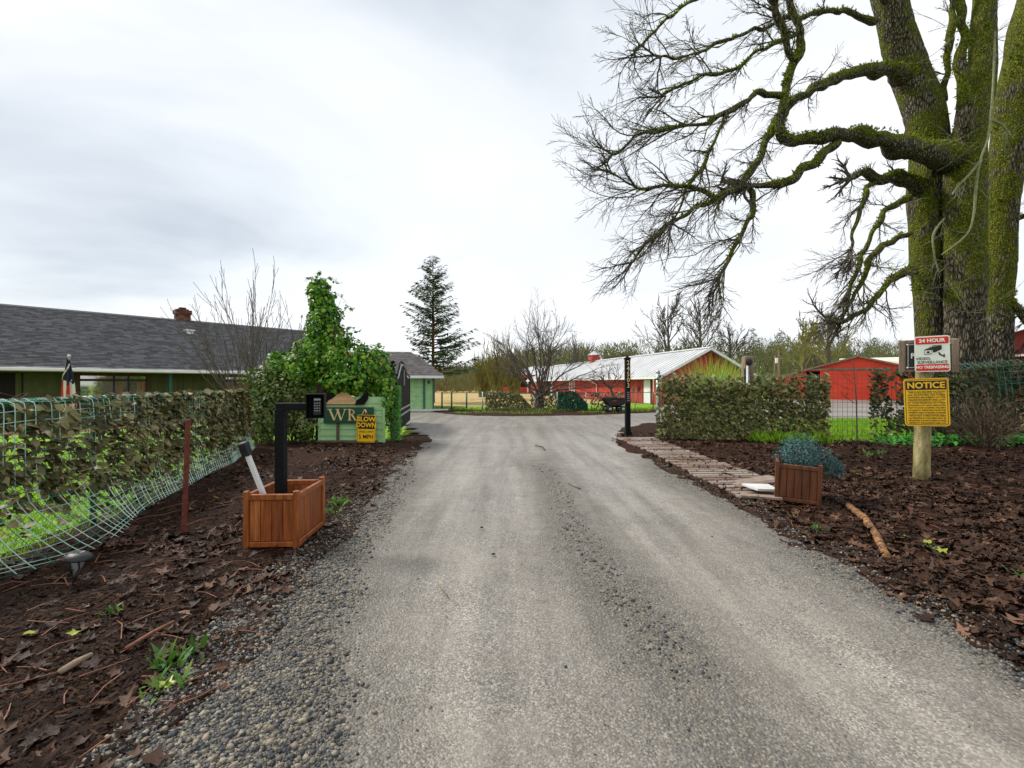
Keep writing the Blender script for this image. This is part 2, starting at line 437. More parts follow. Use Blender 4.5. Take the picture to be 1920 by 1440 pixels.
M_['moss'] = mat('moss', [(.020,.045,.002), (.09,.15,.004), (.22,.29,.008), (.42,.42,.02)], 3, .9, rnd=.75, trans=.2)

# ------------------------------------------------------------------ ground, driveway, leaf beds
RNG = np.random.default_rng(7)
def _hash(ix, iy, seed):
    h = (ix*374761393 + iy*668265263 + seed*1442695041) & 0xffffffff
    h = ((h ^ (h >> 13))*1274126177) & 0xffffffff
    return ((h ^ (h >> 16)) & 0xffff)/65535.0
def vnoise(x, y, seed=0):
    x = np.asarray(x, float); y = np.asarray(y, float)
    ix = np.floor(x).astype(np.int64); iy = np.floor(y).astype(np.int64)
    fx = x-ix; fy = y-iy; fx = fx*fx*(3-2*fx); fy = fy*fy*(3-2*fy)
    a = _hash(ix, iy, seed); b = _hash(ix+1, iy, seed); c = _hash(ix, iy+1, seed); d = _hash(ix+1, iy+1, seed)
    return (a*(1-fx)+b*fx)*(1-fy)+(c*(1-fx)+d*fx)*fy
def fbm(x, y, seed=0, oct=4):
    s = 0; a = .5
    for i in range(oct):
        s = s+a*vnoise(x*2**i, y*2**i, seed+i*17); a *= .5
    return s/(1-.5**oct)
def smooth(a, b, x):
    t = np.clip((np.asarray(x, float)-a)/(b-a), 0, 1); return t*t*(3-2*t)
def sdf(poly, X, Y):
    """signed distance to a polygon, negative inside"""
    X = np.asarray(X, float); Y = np.asarray(Y, float)
    d = np.full(X.shape, 1e9); ins = np.zeros(X.shape, bool); n = len(poly)
    for i in range(n):
        x1, y1 = poly[i]; x2, y2 = poly[(i+1) % n]
        ex, ey = x2-x1, y2-y1; L = ex*ex+ey*ey+1e-12
        t = np.clip(((X-x1)*ex+(Y-y1)*ey)/L, 0, 1)
        d = np.minimum(d, (X-x1-t*ex)**2+(Y-y1-t*ey)**2)
        cond = ((y1 > Y) != (y2 > Y))
        xi = x1+(Y-y1)*(ex)/(ey if abs(ey) > 1e-12 else 1e-12)
        ins ^= cond & (X < xi)
    d = np.sqrt(d); return np.where(ins, -d, d)

DRIVE = [(-1.6,-6),(-1.58,1.9),(-1.72,2.8),(-1.88,3.5),(-1.86,4.9),(-2.09,7.6),(-2.25,10.1),(-2.4,11.9),(-2.95,14.8),(-4.1,18.0),(-9.8,19.0),(-9.8,26.9),
         (-5.0,26.7),(-3.4,24.4),(-2,23.2),(0,22.8),(3.8,23.4),(6.1,24.8),(8.6,26),(10.5,33),(12.5,35.2),(20,37.5),(25,49.5),(30,51.5),(75,52),(75,21.5),(16.7,21),
         (10.7,20.7),(6.2,19.0),(4.1,16),(2.95,12.9),(3.14,10.5),(3.1,7.8),(3.13,5.8),(3.15,4.2),(3.08,3.3),(2.98,2.65),(3.0,1.5),(3.05,-6)]
LBED = [(-1.2,-6),(-1.2,2),(-1.5,5),(-1.8,8),(-2.0,12),(-2.5,14.6),(-3.1,14.6),(-3.6,13.1),(-6.9,13.0),(-6.7,11.2),(-5.75,9.1),(-4.85,5.76),(-4.6,4.55),(-4.5,3.9),(-4.3,1.5),(-4.1,-6)]
RBED = [(2.6,-6),(2.65,12.6),(3.6,16.2),(5.4,18.9),(6.6,18.9),(5.6,14.2),(8.3,13.3),(10.5,12.8),(13,13.6),(16,12.6),(30,12),(30,-6)]
FBED = [(-5.0,26.2),(-3.4,23.9),(-2,22.7),(0,22.3),(3.8,22.9),(6.1,24.3),(8.8,25.6),(9.6,29.0),(4,28.6),(-5,28.6)]

def grid_sheet(xs, ys, zfun, keep):
    X, Y = np.meshgrid(xs, ys); Z = zfun(X, Y)
    nx = len(xs); ny = len(ys)
    idx = np.arange(nx*ny).reshape(ny, nx)
    Fq = np.stack([idx[:-1,:-1], idx[:-1,1:], idx[1:,1:], idx[1:,:-1]], -1).reshape(-1, 4)
    cx = (X[:-1,:-1]+X[1:,1:])/2; cy = (Y[:-1,:-1]+Y[1:,1:])/2
    Fq = Fq[keep(cx, cy).ravel()]
    used = np.unique(Fq); remap = -np.ones(nx*ny, int); remap[used] = np.arange(len(used))
    V = np.stack([X.ravel(), Y.ravel(), Z.ravel()], 1)[used]
    return V, remap[Fq]

def loose(X, Y):
    wob = (fbm(X*.9, Y*.5, 31)-.5)*.7
    c = .95-.045*Y
    lc = (1-smooth(.05, .85, np.abs(X-c+wob*.9)))*(1-smooth(8.5, 11.5, Y+wob*2))*(.75+.25*smooth(1.5, 3, Y))
    xl = np.interp(Y, [-6, 1.9, 2.84, 4, 7, 12, 15, 17], [-.55, -.58, -.85, -1.08, -1.62, -2.25, -3.2, -6])
    ll = smooth(-.65, .45, xl-X+wob*1.0)
    lr = smooth(1.95, 3.0, X+wob*.8)*(1-smooth(9, 12, Y))
    far = smooth(13, 17, Y)*(.05+.45*fbm(X*.25, Y*.5, 77))
    return np.clip(np.maximum(np.maximum(lc*.70, ll), np.maximum(lr*.8, far)), 0, 1)
def drive_z(X, Y):
    l = loose(X, Y)
    near = 1-smooth(10, 16, Y)
    return (l-.5)*.022*near + (fbm(X*1.3, Y*1.3, 5)-.5)*.03*near + (fbm(X*9, Y*9, 9)-.5)*.008*near
def bed_z(poly, seed, amp=.05):
    def f(X, Y):
        s = -sdf(poly, X, Y)+(fbm(X*2.2, Y*2.2, seed+3)-.5)*.5
        return -.05+.075*smooth(-.1, .45, s)+(fbm(X*1.6, Y*1.6, seed)-.5)*amp*1.6*smooth(0, .8, s)+(fbm(X*11, Y*11, seed+9, 3)-.5)*.022
    return f
def dense(lo, hi, a, b, fine, coarse):
    parts = [np.arange(lo, a, coarse), np.arange(a, b, fine), np.arange(b, hi+coarse, coarse)]
    return np.concatenate(parts)

# grass ground, to the horizon
def ground_mat():
    m = bpy.data.materials.new('meadow_ground'); m.use_nodes = True
    t = m.node_tree; b = t.nodes['Principled BSDF']; L = t.links.new
    gn = t.nodes.new('ShaderNodeNewGeometry')
    def noi(sc, det=5):
        n = t.nodes.new('ShaderNodeTexNoise'); n.inputs['Scale'].default_value = sc; n.inputs['Detail'].default_value = det
        L(gn.outputs['Position'], n.inputs['Vector']); return n.outputs['Fac']
    def ramp(fac, cs):
        r = t.nodes.new('ShaderNodeValToRGB'); el = r.color_ramp.elements
        el[0].position = cs[0][0]; el[0].color = (*cs[0][1], 1); el[1].position = cs[-1][0]; el[1].color = (*cs[-1][1], 1)
        for p_, c_ in cs[1:-1]:
            q = el.new(p_); q.color = (*c_, 1)
        L(fac, r.inputs['Fac']); return r.outputs['Color']
    g = ramp(noi(9, 8), [(.3, (.06,.13,.008)), (.5, (.16,.32,.012)), (.7, (.28,.42,.022))])
    d = ramp(noi(7, 8), [(.3, (.16,.11,.035)), (.55, (.30,.22,.07)), (.75, (.40,.31,.12))])
    big = t.nodes.new('ShaderNodeMapRange'); big.inputs['From Min'].default_value = .56; big.inputs['From Max'].default_value = .70
    L(noi(.35, 4), big.inputs['Value'])
    mx_ = t.nodes.new('ShaderNodeMix'); mx_.data_type = 'RGBA'
    L(big.outputs[0], mx_.inputs['Factor']); L(g, mx_.inputs['A']); L(d, mx_.inputs['B'])
    L(mx_.outputs['Result'], b.inputs['Base Color']); b.inputs['Roughness'].default_value = .9; b.inputs['Specular IOR Level'].default_value = .15
    bn = t.nodes.new('ShaderNodeBump'); bn.inputs['Strength'].default_value = .8; bn.inputs['Distance'].default_value = .06
    L(noi(22, 6), bn.inputs['Height']); L(bn.outputs['Normal'], b.inputs['Normal'])
    return m
xs = np.concatenate([np.linspace(-1500, -60, 14), np.arange(-50, 70, 2.0), np.linspace(80, 1500, 14)])
ys = np.concatenate([np.linspace(-300, -20, 6), np.arange(-10, 60, 2.0), np.linspace(70, 2500, 20)])
V, Fq = grid_sheet(xs, ys, lambda X, Y: -.06+0*X, lambda x, y: x == x)
tag(link('ground', np_mesh('ground', V, Fq, ground_mat(), smooth=True)), kind='structure')

# straw-coloured field
def field_sheet(name, poly, z, m):
    b = MB(); b.poly([(x, y, z) for x, y in poly]); return tag(b.build(name, m), kind='structure')
M_['straw'] = mat('straw_field', [(.20,.13,.045), (.36,.24,.085), (.46,.33,.13), (.30,.30,.08)], .7, .9, .6, 8, coord='pos', stretch=(.6, 1.6, 1), dist=.1)
field_sheet('field', [(-40, 36), (-9, 33), (2, 34), (9, 40), (14, 75), (2, 120), (-60, 120)], -.052, M_['straw'])

# gravel driveway
def drive_mat():
    m = bpy.data.materials.new('gravel_driveway'); m.use_nodes = True
    t = m.node_tree; b = t.nodes['Principled BSDF']; L = t.links.new
    gn = t.nodes.new('ShaderNodeNewGeometry'); at = t.nodes.new('ShaderNodeAttribute'); at.attribute_name = 'loose'
    def noi(sc, det=5, ro=.6):
        n = t.nodes.new('ShaderNodeTexNoise'); n.inputs['Scale'].default_value = sc; n.inputs['Detail'].default_value = det; n.inputs['Roughness'].default_value = ro
        L(gn.outputs['Position'], n.inputs['Vector']); return n.outputs['Fac']
    def ramp(fac, cs, const=False):
        r = t.nodes.new('ShaderNodeValToRGB'); el = r.color_ramp.elements
        el[0].position = cs[0][0]; el[0].color = (*cs[0][1], 1); el[1].position = cs[-1][0]; el[1].color = (*cs[-1][1], 1)
        for p_, c_ in cs[1:-1]:
            q = el.new(p_); q.color = (*c_, 1)
        L(fac, r.inputs['Fac']); return r.outputs['Color']
    def mixc(f, a, c, ty='MIX'):
        x = t.nodes.new('ShaderNodeMix'); x.data_type = 'RGBA'; x.blend_type = ty
        if isinstance(f, float): x.inputs['Factor'].default_value = f
        else: L(f, x.inputs['Factor'])
        L(a, x.inputs['A']); L(c, x.inputs['B']); return x.outputs['Result']
    def math_(op, a, c):
        x = t.nodes.new('ShaderNodeMath'); x.operation = op
        for i, q in enumerate((a, c)):
            if isinstance(q, (int, float)): x.inputs[i].default_value = q
            else: L(q, x.inputs[i])
        return x.outputs[0]
    def vor(sc):
        v = t.nodes.new('ShaderNodeTexVoronoi'); v.inputs['Scale'].default_value = sc; L(gn.outputs['Position'], v.inputs['Vector'])
        s_ = t.nodes.new('ShaderNodeSeparateColor'); L(v.outputs['Color'], s_.inputs[0]); return s_.outputs[0], v.outputs['Distance']
    vc, vd = vor(70); vc2, vd2 = vor(105)
    stone_c = ramp(vc, [(0, (.03,.034,.037)), (.35, (.075,.075,.07)), (.6, (.13,.117,.095)), (.82, (.21,.175,.12)), (1, (.32,.285,.235))])
    stone_c = mixc(ramp(vd, [(.25, (0,0,0)), (.62, (.75,.75,.75))]), stone_c, ramp(noi(30), [(.3, (.035,.03,.024)), (.7, (.09,.078,.06))]))
    fine_c = ramp(vc2, [(0, (.045,.041,.035)), (.25, (.112,.103,.089)), (.7, (.215,.198,.17)), (1, (.42,.385,.33))])
    dust = ramp(noi(2.2, 8), [(.3, (.12,.106,.087)), (.5, (.19,.171,.146)), (.7, (.285,.262,.23))])
    packed = mixc(.34, fine_c, dust)
    packed = mixc(ramp(noi(.9, 6), [(.45, (0,0,0)), (.60, (.55,.55,.55))]), packed, ramp(noi(40, 3), [(.3, (.16,.14,.115)), (.7, (.30,.27,.23))]))
    mps = t.nodes.new('ShaderNodeMapping'); mps.inputs['Scale'].default_value = (2.6, .22, 1); mps.inputs['Rotation'].default_value = (0, 0, math.radians(2.5)); L(gn.outputs['Position'], mps.inputs[0])
    nst = t.nodes.new('ShaderNodeTexNoise'); nst.inputs['Scale'].default_value = 1.0; nst.inputs['Detail'].default_value = 7; nst.inputs['Roughness'].default_value = .65; L(mps.outputs[0], nst.inputs['Vector'])
    packed = mixc(1.0, packed, ramp(nst.outputs['Fac'], [(.30, (.55,.53,.50)), (.48, (.95,.94,.93)), (.62, (1.25,1.24,1.22))]), 'MULTIPLY')
    f = math_('ADD', at.outputs['Fac'], math_('MULTIPLY', math_('SUBTRACT', noi(5, 7, .7), .5), .9))
    fr = t.nodes.new('ShaderNodeMapRange'); fr.inputs['From Min'].default_value = .02; fr.inputs['From Max'].default_value = .85; L(f, fr.inputs['Value'])
    L(mixc(fr.outputs[0], packed, stone_c), b.inputs['Base Color'])
    rr = t.nodes.new('ShaderNodeMapRange'); rr.inputs['To Min'].default_value = .30; rr.inputs['To Max'].default_value = .50
    L(noi(1.2, 5), rr.inputs['Value']); L(math_('ADD', rr.outputs[0], math_('MULTIPLY', fr.outputs[0], .32)), b.inputs['Roughness']); b.inputs['Specular IOR Level'].default_value = .5
    hs = math_('MULTIPLY', math_('SUBTRACT', .6, vd), math_('ADD', math_('MULTIPLY', fr.outputs[0], 1.0), .12))
    hh = math_('ADD', hs, math_('MULTIPLY', math_('SUBTRACT', .6, vd2), .22))
    bn = t.nodes.new('ShaderNodeBump'); bn.inputs['Strength'].default_value = .85; bn.inputs['Distance'].default_value = .012
    L(hh, bn.inputs['Height']); L(bn.outputs['Normal'], b.inputs['Normal'])
    return m
xs = dense(-10, 75, -3.0, 3.8, .06, .6); ys = dense(-6, 52.2, -.5, 14, .07, .5)
V, Fq = grid_sheet(xs, ys, drive_z, lambda x, y: sdf(DRIVE, x, y) < .12+.25*(fbm(x*1.5, y*1.5, 3)-.3)*(y > 15))
me = np_mesh('driveway', V, Fq, drive_mat(), smooth=True)
at = me.attributes.new('loose', 'FLOAT', 'POINT'); at.data.foreach_set('value', loose(V[:, 0], V[:, 1]).astype(np.float32))
tag(link('driveway', me), kind='structure')

# brown leaf-mould beds beside the driveway
M_['soil'] = mat('wet_leaf_mould', [(.009,.005,.003), (.022,.011,.007), (.045,.021,.012), (.08,.04,.023)], 24, .9, .9, 70, coord='pos', detail=8, dist=.03, spec=.08)
lz = bed_z(LBED, 11); rz_ = bed_z(RBED, 23); fz = bed_z(FBED, 41, .03)
V, Fq = grid_sheet(dense(-7.6, -.9, -4.9, -1.1, .05, .12), dense(-6, 15.2, 1.2, 8, .05, .15), lz, lambda x, y: sdf(LBED, x, y) < .35)
tag(link('leaf_bed', np_mesh('leaf_bed', V, Fq, M_['soil'], smooth=True)), kind='structure')
V, Fq = grid_sheet(dense(2.3, 30.5, 2.4, 7, .06, .2), dense(-6, 19.4, 1.5, 9, .06, .2), rz_, lambda x, y: sdf(RBED, x, y) < .35)
tag(link('leaf_bed', np_mesh('leaf_bed', V, Fq, M_['soil'], smooth=True)), kind='structure')
V, Fq = grid_sheet(np.arange(-6, 10.4, .25), np.arange(22, 29.2, .25), fz, lambda x, y: sdf(FBED, x, y) < .35)
tag(link('planting_strip', np_mesh('planting_strip', V, Fq, M_['soil'], smooth=True)), kind='structure')

# bark strip along the house front
HB = [(-26, 6), (-14.5, 16.2), (-8.2, 25.4), (-10.5, 27.0), (-19.5, 17.5), (-29, 8)]
b = MB(); b.poly([(x, y, -.05) for x, y in HB]); tag(b.build('flower_bed', mat('rusty_bark_bed', [(.05,.018,.008), (.16,.055,.02), (.30,.12,.04)], 5, .9, .8, 30, coord='pos', dist=.05)), kind='structure')
# ---- gravel stones
def stone_templates():
    out = []
    r = np.random.default_rng(3)
    for k in range(6):
        v = np.array([(x, y, z) for z in (-1, 1) for x, y in ((-1,-1),(1,-1),(1,1),(-1,1))], float)
        v *= np.array([.55, .42, .26]); v += r.uniform(-.16, .16, v.shape)*np.array([1, 1, .7]); v[4:, :2] *= r.uniform(.5, .85)
        f = [(0,2,1),(0,3,2),(4,5,6),(4,6,7),(0,1,5),(0,5,4),(1,2,6),(1,6,5),(2,3,7),(2,7,6),(3,0,4),(3,4,7)]
        out.append((v, np.array(f)))
    return out
ST = stone_templates()
def near_y(n, y0, y1, p=1.2):
    """more samples near the camera"""
    u = RNG.uniform(0, 1, n); a, b = y0**(1-p), y1**(1-p)
    return (a+(b-a)*u)**(1/(1-p))
n = 260000
Y = near_y(n, 1.2, 11, 1.5); X = RNG.uniform(-2.4, 3.6, n)
l = loose(X, Y); ok = (sdf(DRIVE, X, Y) < .22) & (RNG.uniform(0, 1, n) < np.clip(l*2.2-1.35, .004, 1))
X, Y = X[ok][:60000], Y[ok][:60000]
lp = smooth(.2, .5, -sdf(LBED, X, Y)); rp = smooth(.2, .5, -sdf(RBED, X, Y))
Z = np.maximum(drive_z(X, Y), np.maximum(np.where(lp > 0, lz(X, Y), -1), np.where(rp > 0, rz_(X, Y), -1)))
s = RNG.gamma(2.8, .0040, len(X)).clip(.004, .032)*(.55+.45*smooth(.3, .8, loose(X, Y)))
me = scatter_mesh('gravel', ST, np.stack([X, Y, Z+s*.10], 1), rot_mats(RNG, len(X), .35), s, M_['stone'], RNG)
tag(link('gravel', me), 'loose grey and tan gravel stones along the driveway edges and middle', 'gravel', kind='stuff')

# ---- fallen leaves
def leaf_template(k, lobes=5, n=10):
    r = np.random.default_rng(50+k); v = [(0, 0, 0)]
    for i in range(n):
        a = 2*math.pi*i/n; rr = (.5 if i % 2 == 0 else .27)*r.uniform(.75, 1.2)
        if i == n//2: rr *= .55
        v.append((rr*math.sin(a), rr*math.cos(a), r.uniform(-.06, .30)*(1 if i % 2 == 0 else .4)))
    f = [(0, 1+i, 1+(i+1) % n) for i in range(n)]
    return np.array(v), np.array(f)
LT = [leaf_template(k) for k in range(7)]
LTF = [leaf_template(k+20, n=6) for k in range(4)]
def bed_leaves(poly, zf, xr, yr, n, seed, dens, p=1.15):
    r = np.random.default_rng(seed)
    Y = near_y(n, yr[0], yr[1], p); X = r.uniform(xr[0], xr[1], n)
    s_ = -sdf(poly, X, Y); ds = -sdf(DRIVE, X, Y)
    ok = (s_ > -.05) & (r.uniform(0, 1, n) < dens(X, Y)) & (r.uniform(0, 1, n) > smooth(-.25, .35, ds)*1.02)
    X, Y = X[ok], Y[ok]; return X, Y, np.maximum(zf(X, Y), drive_z(X, Y)*(sdf(DRIVE, X, Y) < .1)-.0)
def ldens(X, Y): return .06+.94*smooth(.46, .66, fbm(X*.9+3, Y*.9, 61))*(.18+.82*smooth(2.8, 5.5, Y))
def rdens(X, Y): return .30+.7*smooth(.36, .55, fbm(X*.9, Y*.9, 62))
for (poly, zf, xr, yr, n, seed, dn, lab) in (
        (LBED, lz, (-5.6, -1.3), (1.2, 13), 26000, 5, ldens, 'damp brown fallen leaves strewn over the bark bed beside the netting fence'),
        (RBED, rz_, (2.6, 17), (1.5, 15), 70000, 6, rdens, 'damp brown fallen leaves covering the ground around the notice post')):
    X, Y, Z = bed_leaves(poly, zf, xr, yr, n, seed, dn)
    r = np.random.default_rng(seed+100)
    near = Y < 7.5
    rn = np.clip(r.beta(1.6, 2.6, len(X)), 0, 1)
    parts = []
    s = r.gamma(6, .0145, len(X)).clip(.03, .16)
    me = scatter_mesh('fallen_leaves', LT if True else LTF, np.stack([X, Y, Z+r.uniform(.002, .018, len(X))], 1), rot_mats(r, len(X), .42), s, M_['leaf'], r, rnd=rn)
    tag(link('fallen_leaves', me), lab, 'leaves', kind='stuff')
# ---- bark mulch chips and twigs
CH = [(np.array([(-.5,-.12,0),(.5,-.09,.02),(.46,.12,0),(-.48,.10,.03),(-.4,-.05,.12),(.4,.0,.13)]), np.array([(0,1,5),(0,5,4),(1,2,5),(2,3,4),(2,4,5),(3,0,4)])),
      (np.array([(-.5,-.06,0),(.5,-.04,.05),(.5,.05,.02),(-.5,.06,.02),(-.45,0,.10),(.4,.0,.12)]), np.array([(0,1,5),(0,5,4),(1,2,5),(2,3,4),(2,4,5),(3,0,4)]))]
for (poly, zf, xr, yr, n, seed, lab) in ((LBED, lz, (-5.2, -1.2), (1.2, 9), 60000, 15, 'dark bark mulch chips spread beside the planter with the keypad post'),
                                    (RBED, rz_, (2.6, 12), (1.6, 11), 34000, 16, 'dark bark chips and twig litter beside the plank walkway')):
    r = np.random.default_rng(seed)
    Y = near_y(n, yr[0], yr[1], 1.4); X = r.uniform(xr[0], xr[1], n)
    ds = -sdf(DRIVE, X, Y)
    ok = (-sdf(poly, X, Y) > -.05) & (r.uniform(0, 1, n) > smooth(-.3, .3, ds)*1.01)
    X, Y = X[ok], Y[ok]; Z = zf(X, Y)
    s = r.gamma(3, .014, len(X)).clip(.012, .12)
    me = scatter_mesh('bark_mulch', CH, np.stack([X, Y, Z+.002], 1), rot_mats(r, len(X), .3), s, M_['chip'], r, rnd=r.beta(1.5, 2.4, len(X)))
    tag(link('bark_mulch', me), lab, 'mulch', kind='stuff')
# ---- grass
BL = [(np.array([(-.035,0,0),(.035,0,0),(.0,.12,.62),(.0,.42,1.0)]), np.array([(0,1,2),(1,3,2)])),
      (np.array([(-.03,0,0),(.03,0,0),(.01,-.06,.6),(.05,-.25,.95)]), np.array([(0,1,2),(1,3,2)]))]
def grass(name, label, X, Y, h, seed, m='grass', z=-.06, tilt=.28, parent=None):
    r = np.random.default_rng(seed); n = len(X)
    me = scatter_mesh(name, BL, np.stack([X, Y, np.full(n, z)], 1), rot_mats(r, n, tilt), h*r.uniform(.5, 1.25, n), M_[m], r)
    return tag(link(name, me), label, 'grass', kind='stuff')
r = np.random.default_rng(88)
n = 42000; Y = near_y(n, 1.8, 13, 1.2); X = r.uniform(-12, -4.3, n)
ok = (sdf(LBED, X, Y) > .02) & (X > -1.28*Y-1.0) & (X < np.interp(Y, [0, 3.9, 5.8, 9.1, 12], [-4.35, -4.55, -4.9, -5.9, -6.9]))
grass('grass', 'bright green lawn grass behind the long netting fence', X[ok], Y[ok], .085, 1)
n = 26000; Y = r.uniform(12.9, 21.2, n); X = r.uniform(6.5, 19, n)
ok = (sdf(RBED, X, Y) > .0) & (sdf(DRIVE, X, Y) > .05)
grass('grass', 'bright green grass strip between the wire fence and grey yard', X[ok], Y[ok], .16, 2)
n = 9000; Y = r.uniform(24, 30, n); X = r.uniform(-6, 12, n)
ok = (sdf(DRIVE, X, Y) > .3) & (fbm(X*.7, Y*.7, 19) > .5)
grass('grass', 'green grass tufts along the far chain link fence', X[ok], Y[ok], .2, 3)

# ------------------------------------------------------------------ buildings
def shingles(x0, x1, A, B, cut=None, expo=.145, tabw=.30, seed=1, m='shingle'):
    """shingle courses on a roof plane. A(x), B(x): eave and ridge points (Vector) as functions of x; cut(x, f)->keep"""
    r = random.Random(seed); V = []; Fs = []; R = []
    e0, r0 = A(x0), B(x0); L = (r0-e0).length; up = (r0-e0)/L
    ax = (A(x1)-A(x0)).normalized(); nrm = ax.cross(up)
    if nrm.z < 0: nrm = -nrm
    nc = int(L/expo)
    for c in range(nc):
        f = c*expo; x = x0-r.random()*tabw
        while x < x1:
            wd = tabw*r.uniform(.45, 1.15); xa, xb = max(x, x0), min(x+wd, x1); x += wd
            if xb-xa < .02: continue
            if cut and not cut((xa+xb)/2, f/L): continue
            th = .012+r.random()*.012; hi = min(f+expo*1.25, L)
            p = [A(xa)+up*f, A(xb)+up*f, A(xb)+up*hi, A(xa)+up*hi]
            k = len(V)
            V += [p[0]+nrm*(th+.012), p[1]+nrm*(th+.012), p[2]+nrm*.006, p[3]+nrm*.006, p[0], p[1]]
            Fs += [(k, k+1, k+2, k+3), (k+4, k+5, k+1, k)]; q = r.random(); R += [q, q]
    return np_mesh('shingle_courses', np.array([tuple(v) for v in V]), np.array(Fs), M_[m], R)

# ---- ranch house
HA = math.atan2(.755, .655)
house = empty('ranch_house', (-18.9, 16.8, -.01), HA)
tag(house, 'long low green ranch house with grey shingle roof and brick chimney behind the netting fence', 'house')
X0, X1, ZE, ZR, DR, WY = -7.0, 14.2, 2.25, 5.22, 6.0, .95
def hb(name, mats, fn, parent=house):
    b = MB(); fn(b); return b.build(name, mats, parent)
def tpx(px, wy=WY):
    q = (px-960)/FPX; ox = -18.9-.755*wy; oy = 16.8+.655*wy
    return (q*oy-ox)/(.655-.755*q)
wall = hb('wall', M_['olive'], lambda b: (b.box(((X0+X1)/2, WY+.1, 1.1), (X1-X0-.6, .2, 2.2)), b.box((X1-.4, 6, 1.1), (.2, 9.9, 2.2)),
                                         b.prism([(WY+.2, 2.2), (6, ZR-.35), (11.05, 2.2)], X1-.5, X1-.3, Matrix(((0, 1, 0), (1, 0, 0), (0, 0, 1))))))
for px in (38, 58, 85, 108, 285, 297, 307, 335, 345, 362, 380, 395, 407):
    hb('batten', M_['olive'], lambda b: b.box((tpx(px), WY-.012, 1.1), (.05, .03, 2.19)), wall)
def roof_slab(b):
    b.poly([(X0, 0, ZE), (X1, 0, ZE), (X1, DR, ZR), (X0, DR, ZR)])
    b.poly([(X0, DR, ZR), (X1, DR, ZR), (X1, 12, ZE), (X0, 12, ZE)])
    b.poly([(X0, 0, ZE-.16), (X0, DR, ZR-.16), (X1, DR, ZR-.16), (X1, 0, ZE-.16)])
    b.poly([(X0, 12, ZE-.16), (X1, 12, ZE-.16), (X1, DR, ZR-.16), (X0, DR, ZR-.16)])
    for x in (X0, X1):
        b.poly([(x, 0, ZE), (x, DR, ZR), (x, DR, ZR-.16), (x, 0, ZE-.16)]); b.poly([(x, DR, ZR), (x, 12, ZE), (x, 12, ZE-.16), (x, DR, ZR-.16)])
roof = hb('roof', M_['shingle'], roof_slab)
tag(link('shingle_courses', shingles(X0, X1, lambda x: Vector((x, -.02, ZE-.01)), lambda x: Vector((x, DR, ZR)), seed=3), roof), kind='stuff')
hb('ridge_cap', M_['shingle'], lambda b: b.prism([(-.16, -.05), (0, .05), (.16, -.05), (.0, -.02)], X0, X1, Matrix(((0, 1, 0), (1, 0, 0), (0, 0, 1))), (0, DR, ZR+.02)), roof)
hb('gutter', M_['white'], lambda b: (b.box(((X0+X1)/2, -.08, ZE-.07), (X1-X0, .12, .13), bev=.02), b.box(((X0+X1)/2, -.005, ZE-.06), (X1-X0, .02, .19))))
hb('soffit', M_['olive'], lambda b: b.box(((X0+X1)/2, WY/2+.05, ZE-.16), (X1-X0-.1, WY, .02)))
# chimney of single bricks
ch = empty('chimney'); ch.parent = roof
cx = 7.05; cyy = DR+.2
hb('mortar_core', M_['mortar'], lambda b: b.box((cx, cyy, ZR+.18), (.62, .52, .84)), ch)
V = []; Fs = []; R = []
rr = random.Random(4)
b = MB()
for c in range(10):
    z = ZR-.12+c*.078; off = .11*(c % 2); fl = .0 if c < 7 else .05
    for side in range(4):
        ln = (.64, .54)[side % 2]+2*fl; dp = (.54, .64)[side % 2]/2+fl
        k = 0; x = -ln/2-off
        while x < ln/2:
            a, e_ = max(x, -ln/2), min(x+.205, ln/2); x += .215
            if e_-a < .03: continue
            c_, s_ = math.cos(side*math.pi/2), math.sin(side*math.pi/2)
            mx_, my_ = (a+e_)/2, -dp
            b.box((cx+mx_*c_-my_*s_, cyy+mx_*s_+my_*c_, z), (e_-a, .05, .066), Matrix.Rotation(side*math.pi/2, 3, 'Z'))
me = b.mesh('bricks', M_['brick'])
at = me.attributes.new('rnd', 'FLOAT', 'FACE'); at.data.foreach_set('value', np.repeat(np.random.default_rng(2).uniform(0, 1, len(me.polygons)//6), 6).astype(np.float32))
tag(link('bricks', me, ch), kind='stuff')
hb('chimney_cap', M_['brick'], lambda b: (b.box((cx, cyy, ZR+.66), (.52, .42, .06)), b.box((cx, cyy, ZR+.72), (.3, .3, .12))), ch)
hb('roof_vent', M_['white'], lambda b: (b.box((6.9, 4.15, ZE+2.97*.7+.20), (.46, .34, .06)), b.box((6.9, 4.2, ZE+2.97*.7+.09), (.30, .24, .20))), roof)
# posts of the porch
for px in (121, 319):
    hb('porch_post', M_['teal'], lambda b: b.box((tpx(px, .35), .35, 1.05), (.12, .12, 2.1)))
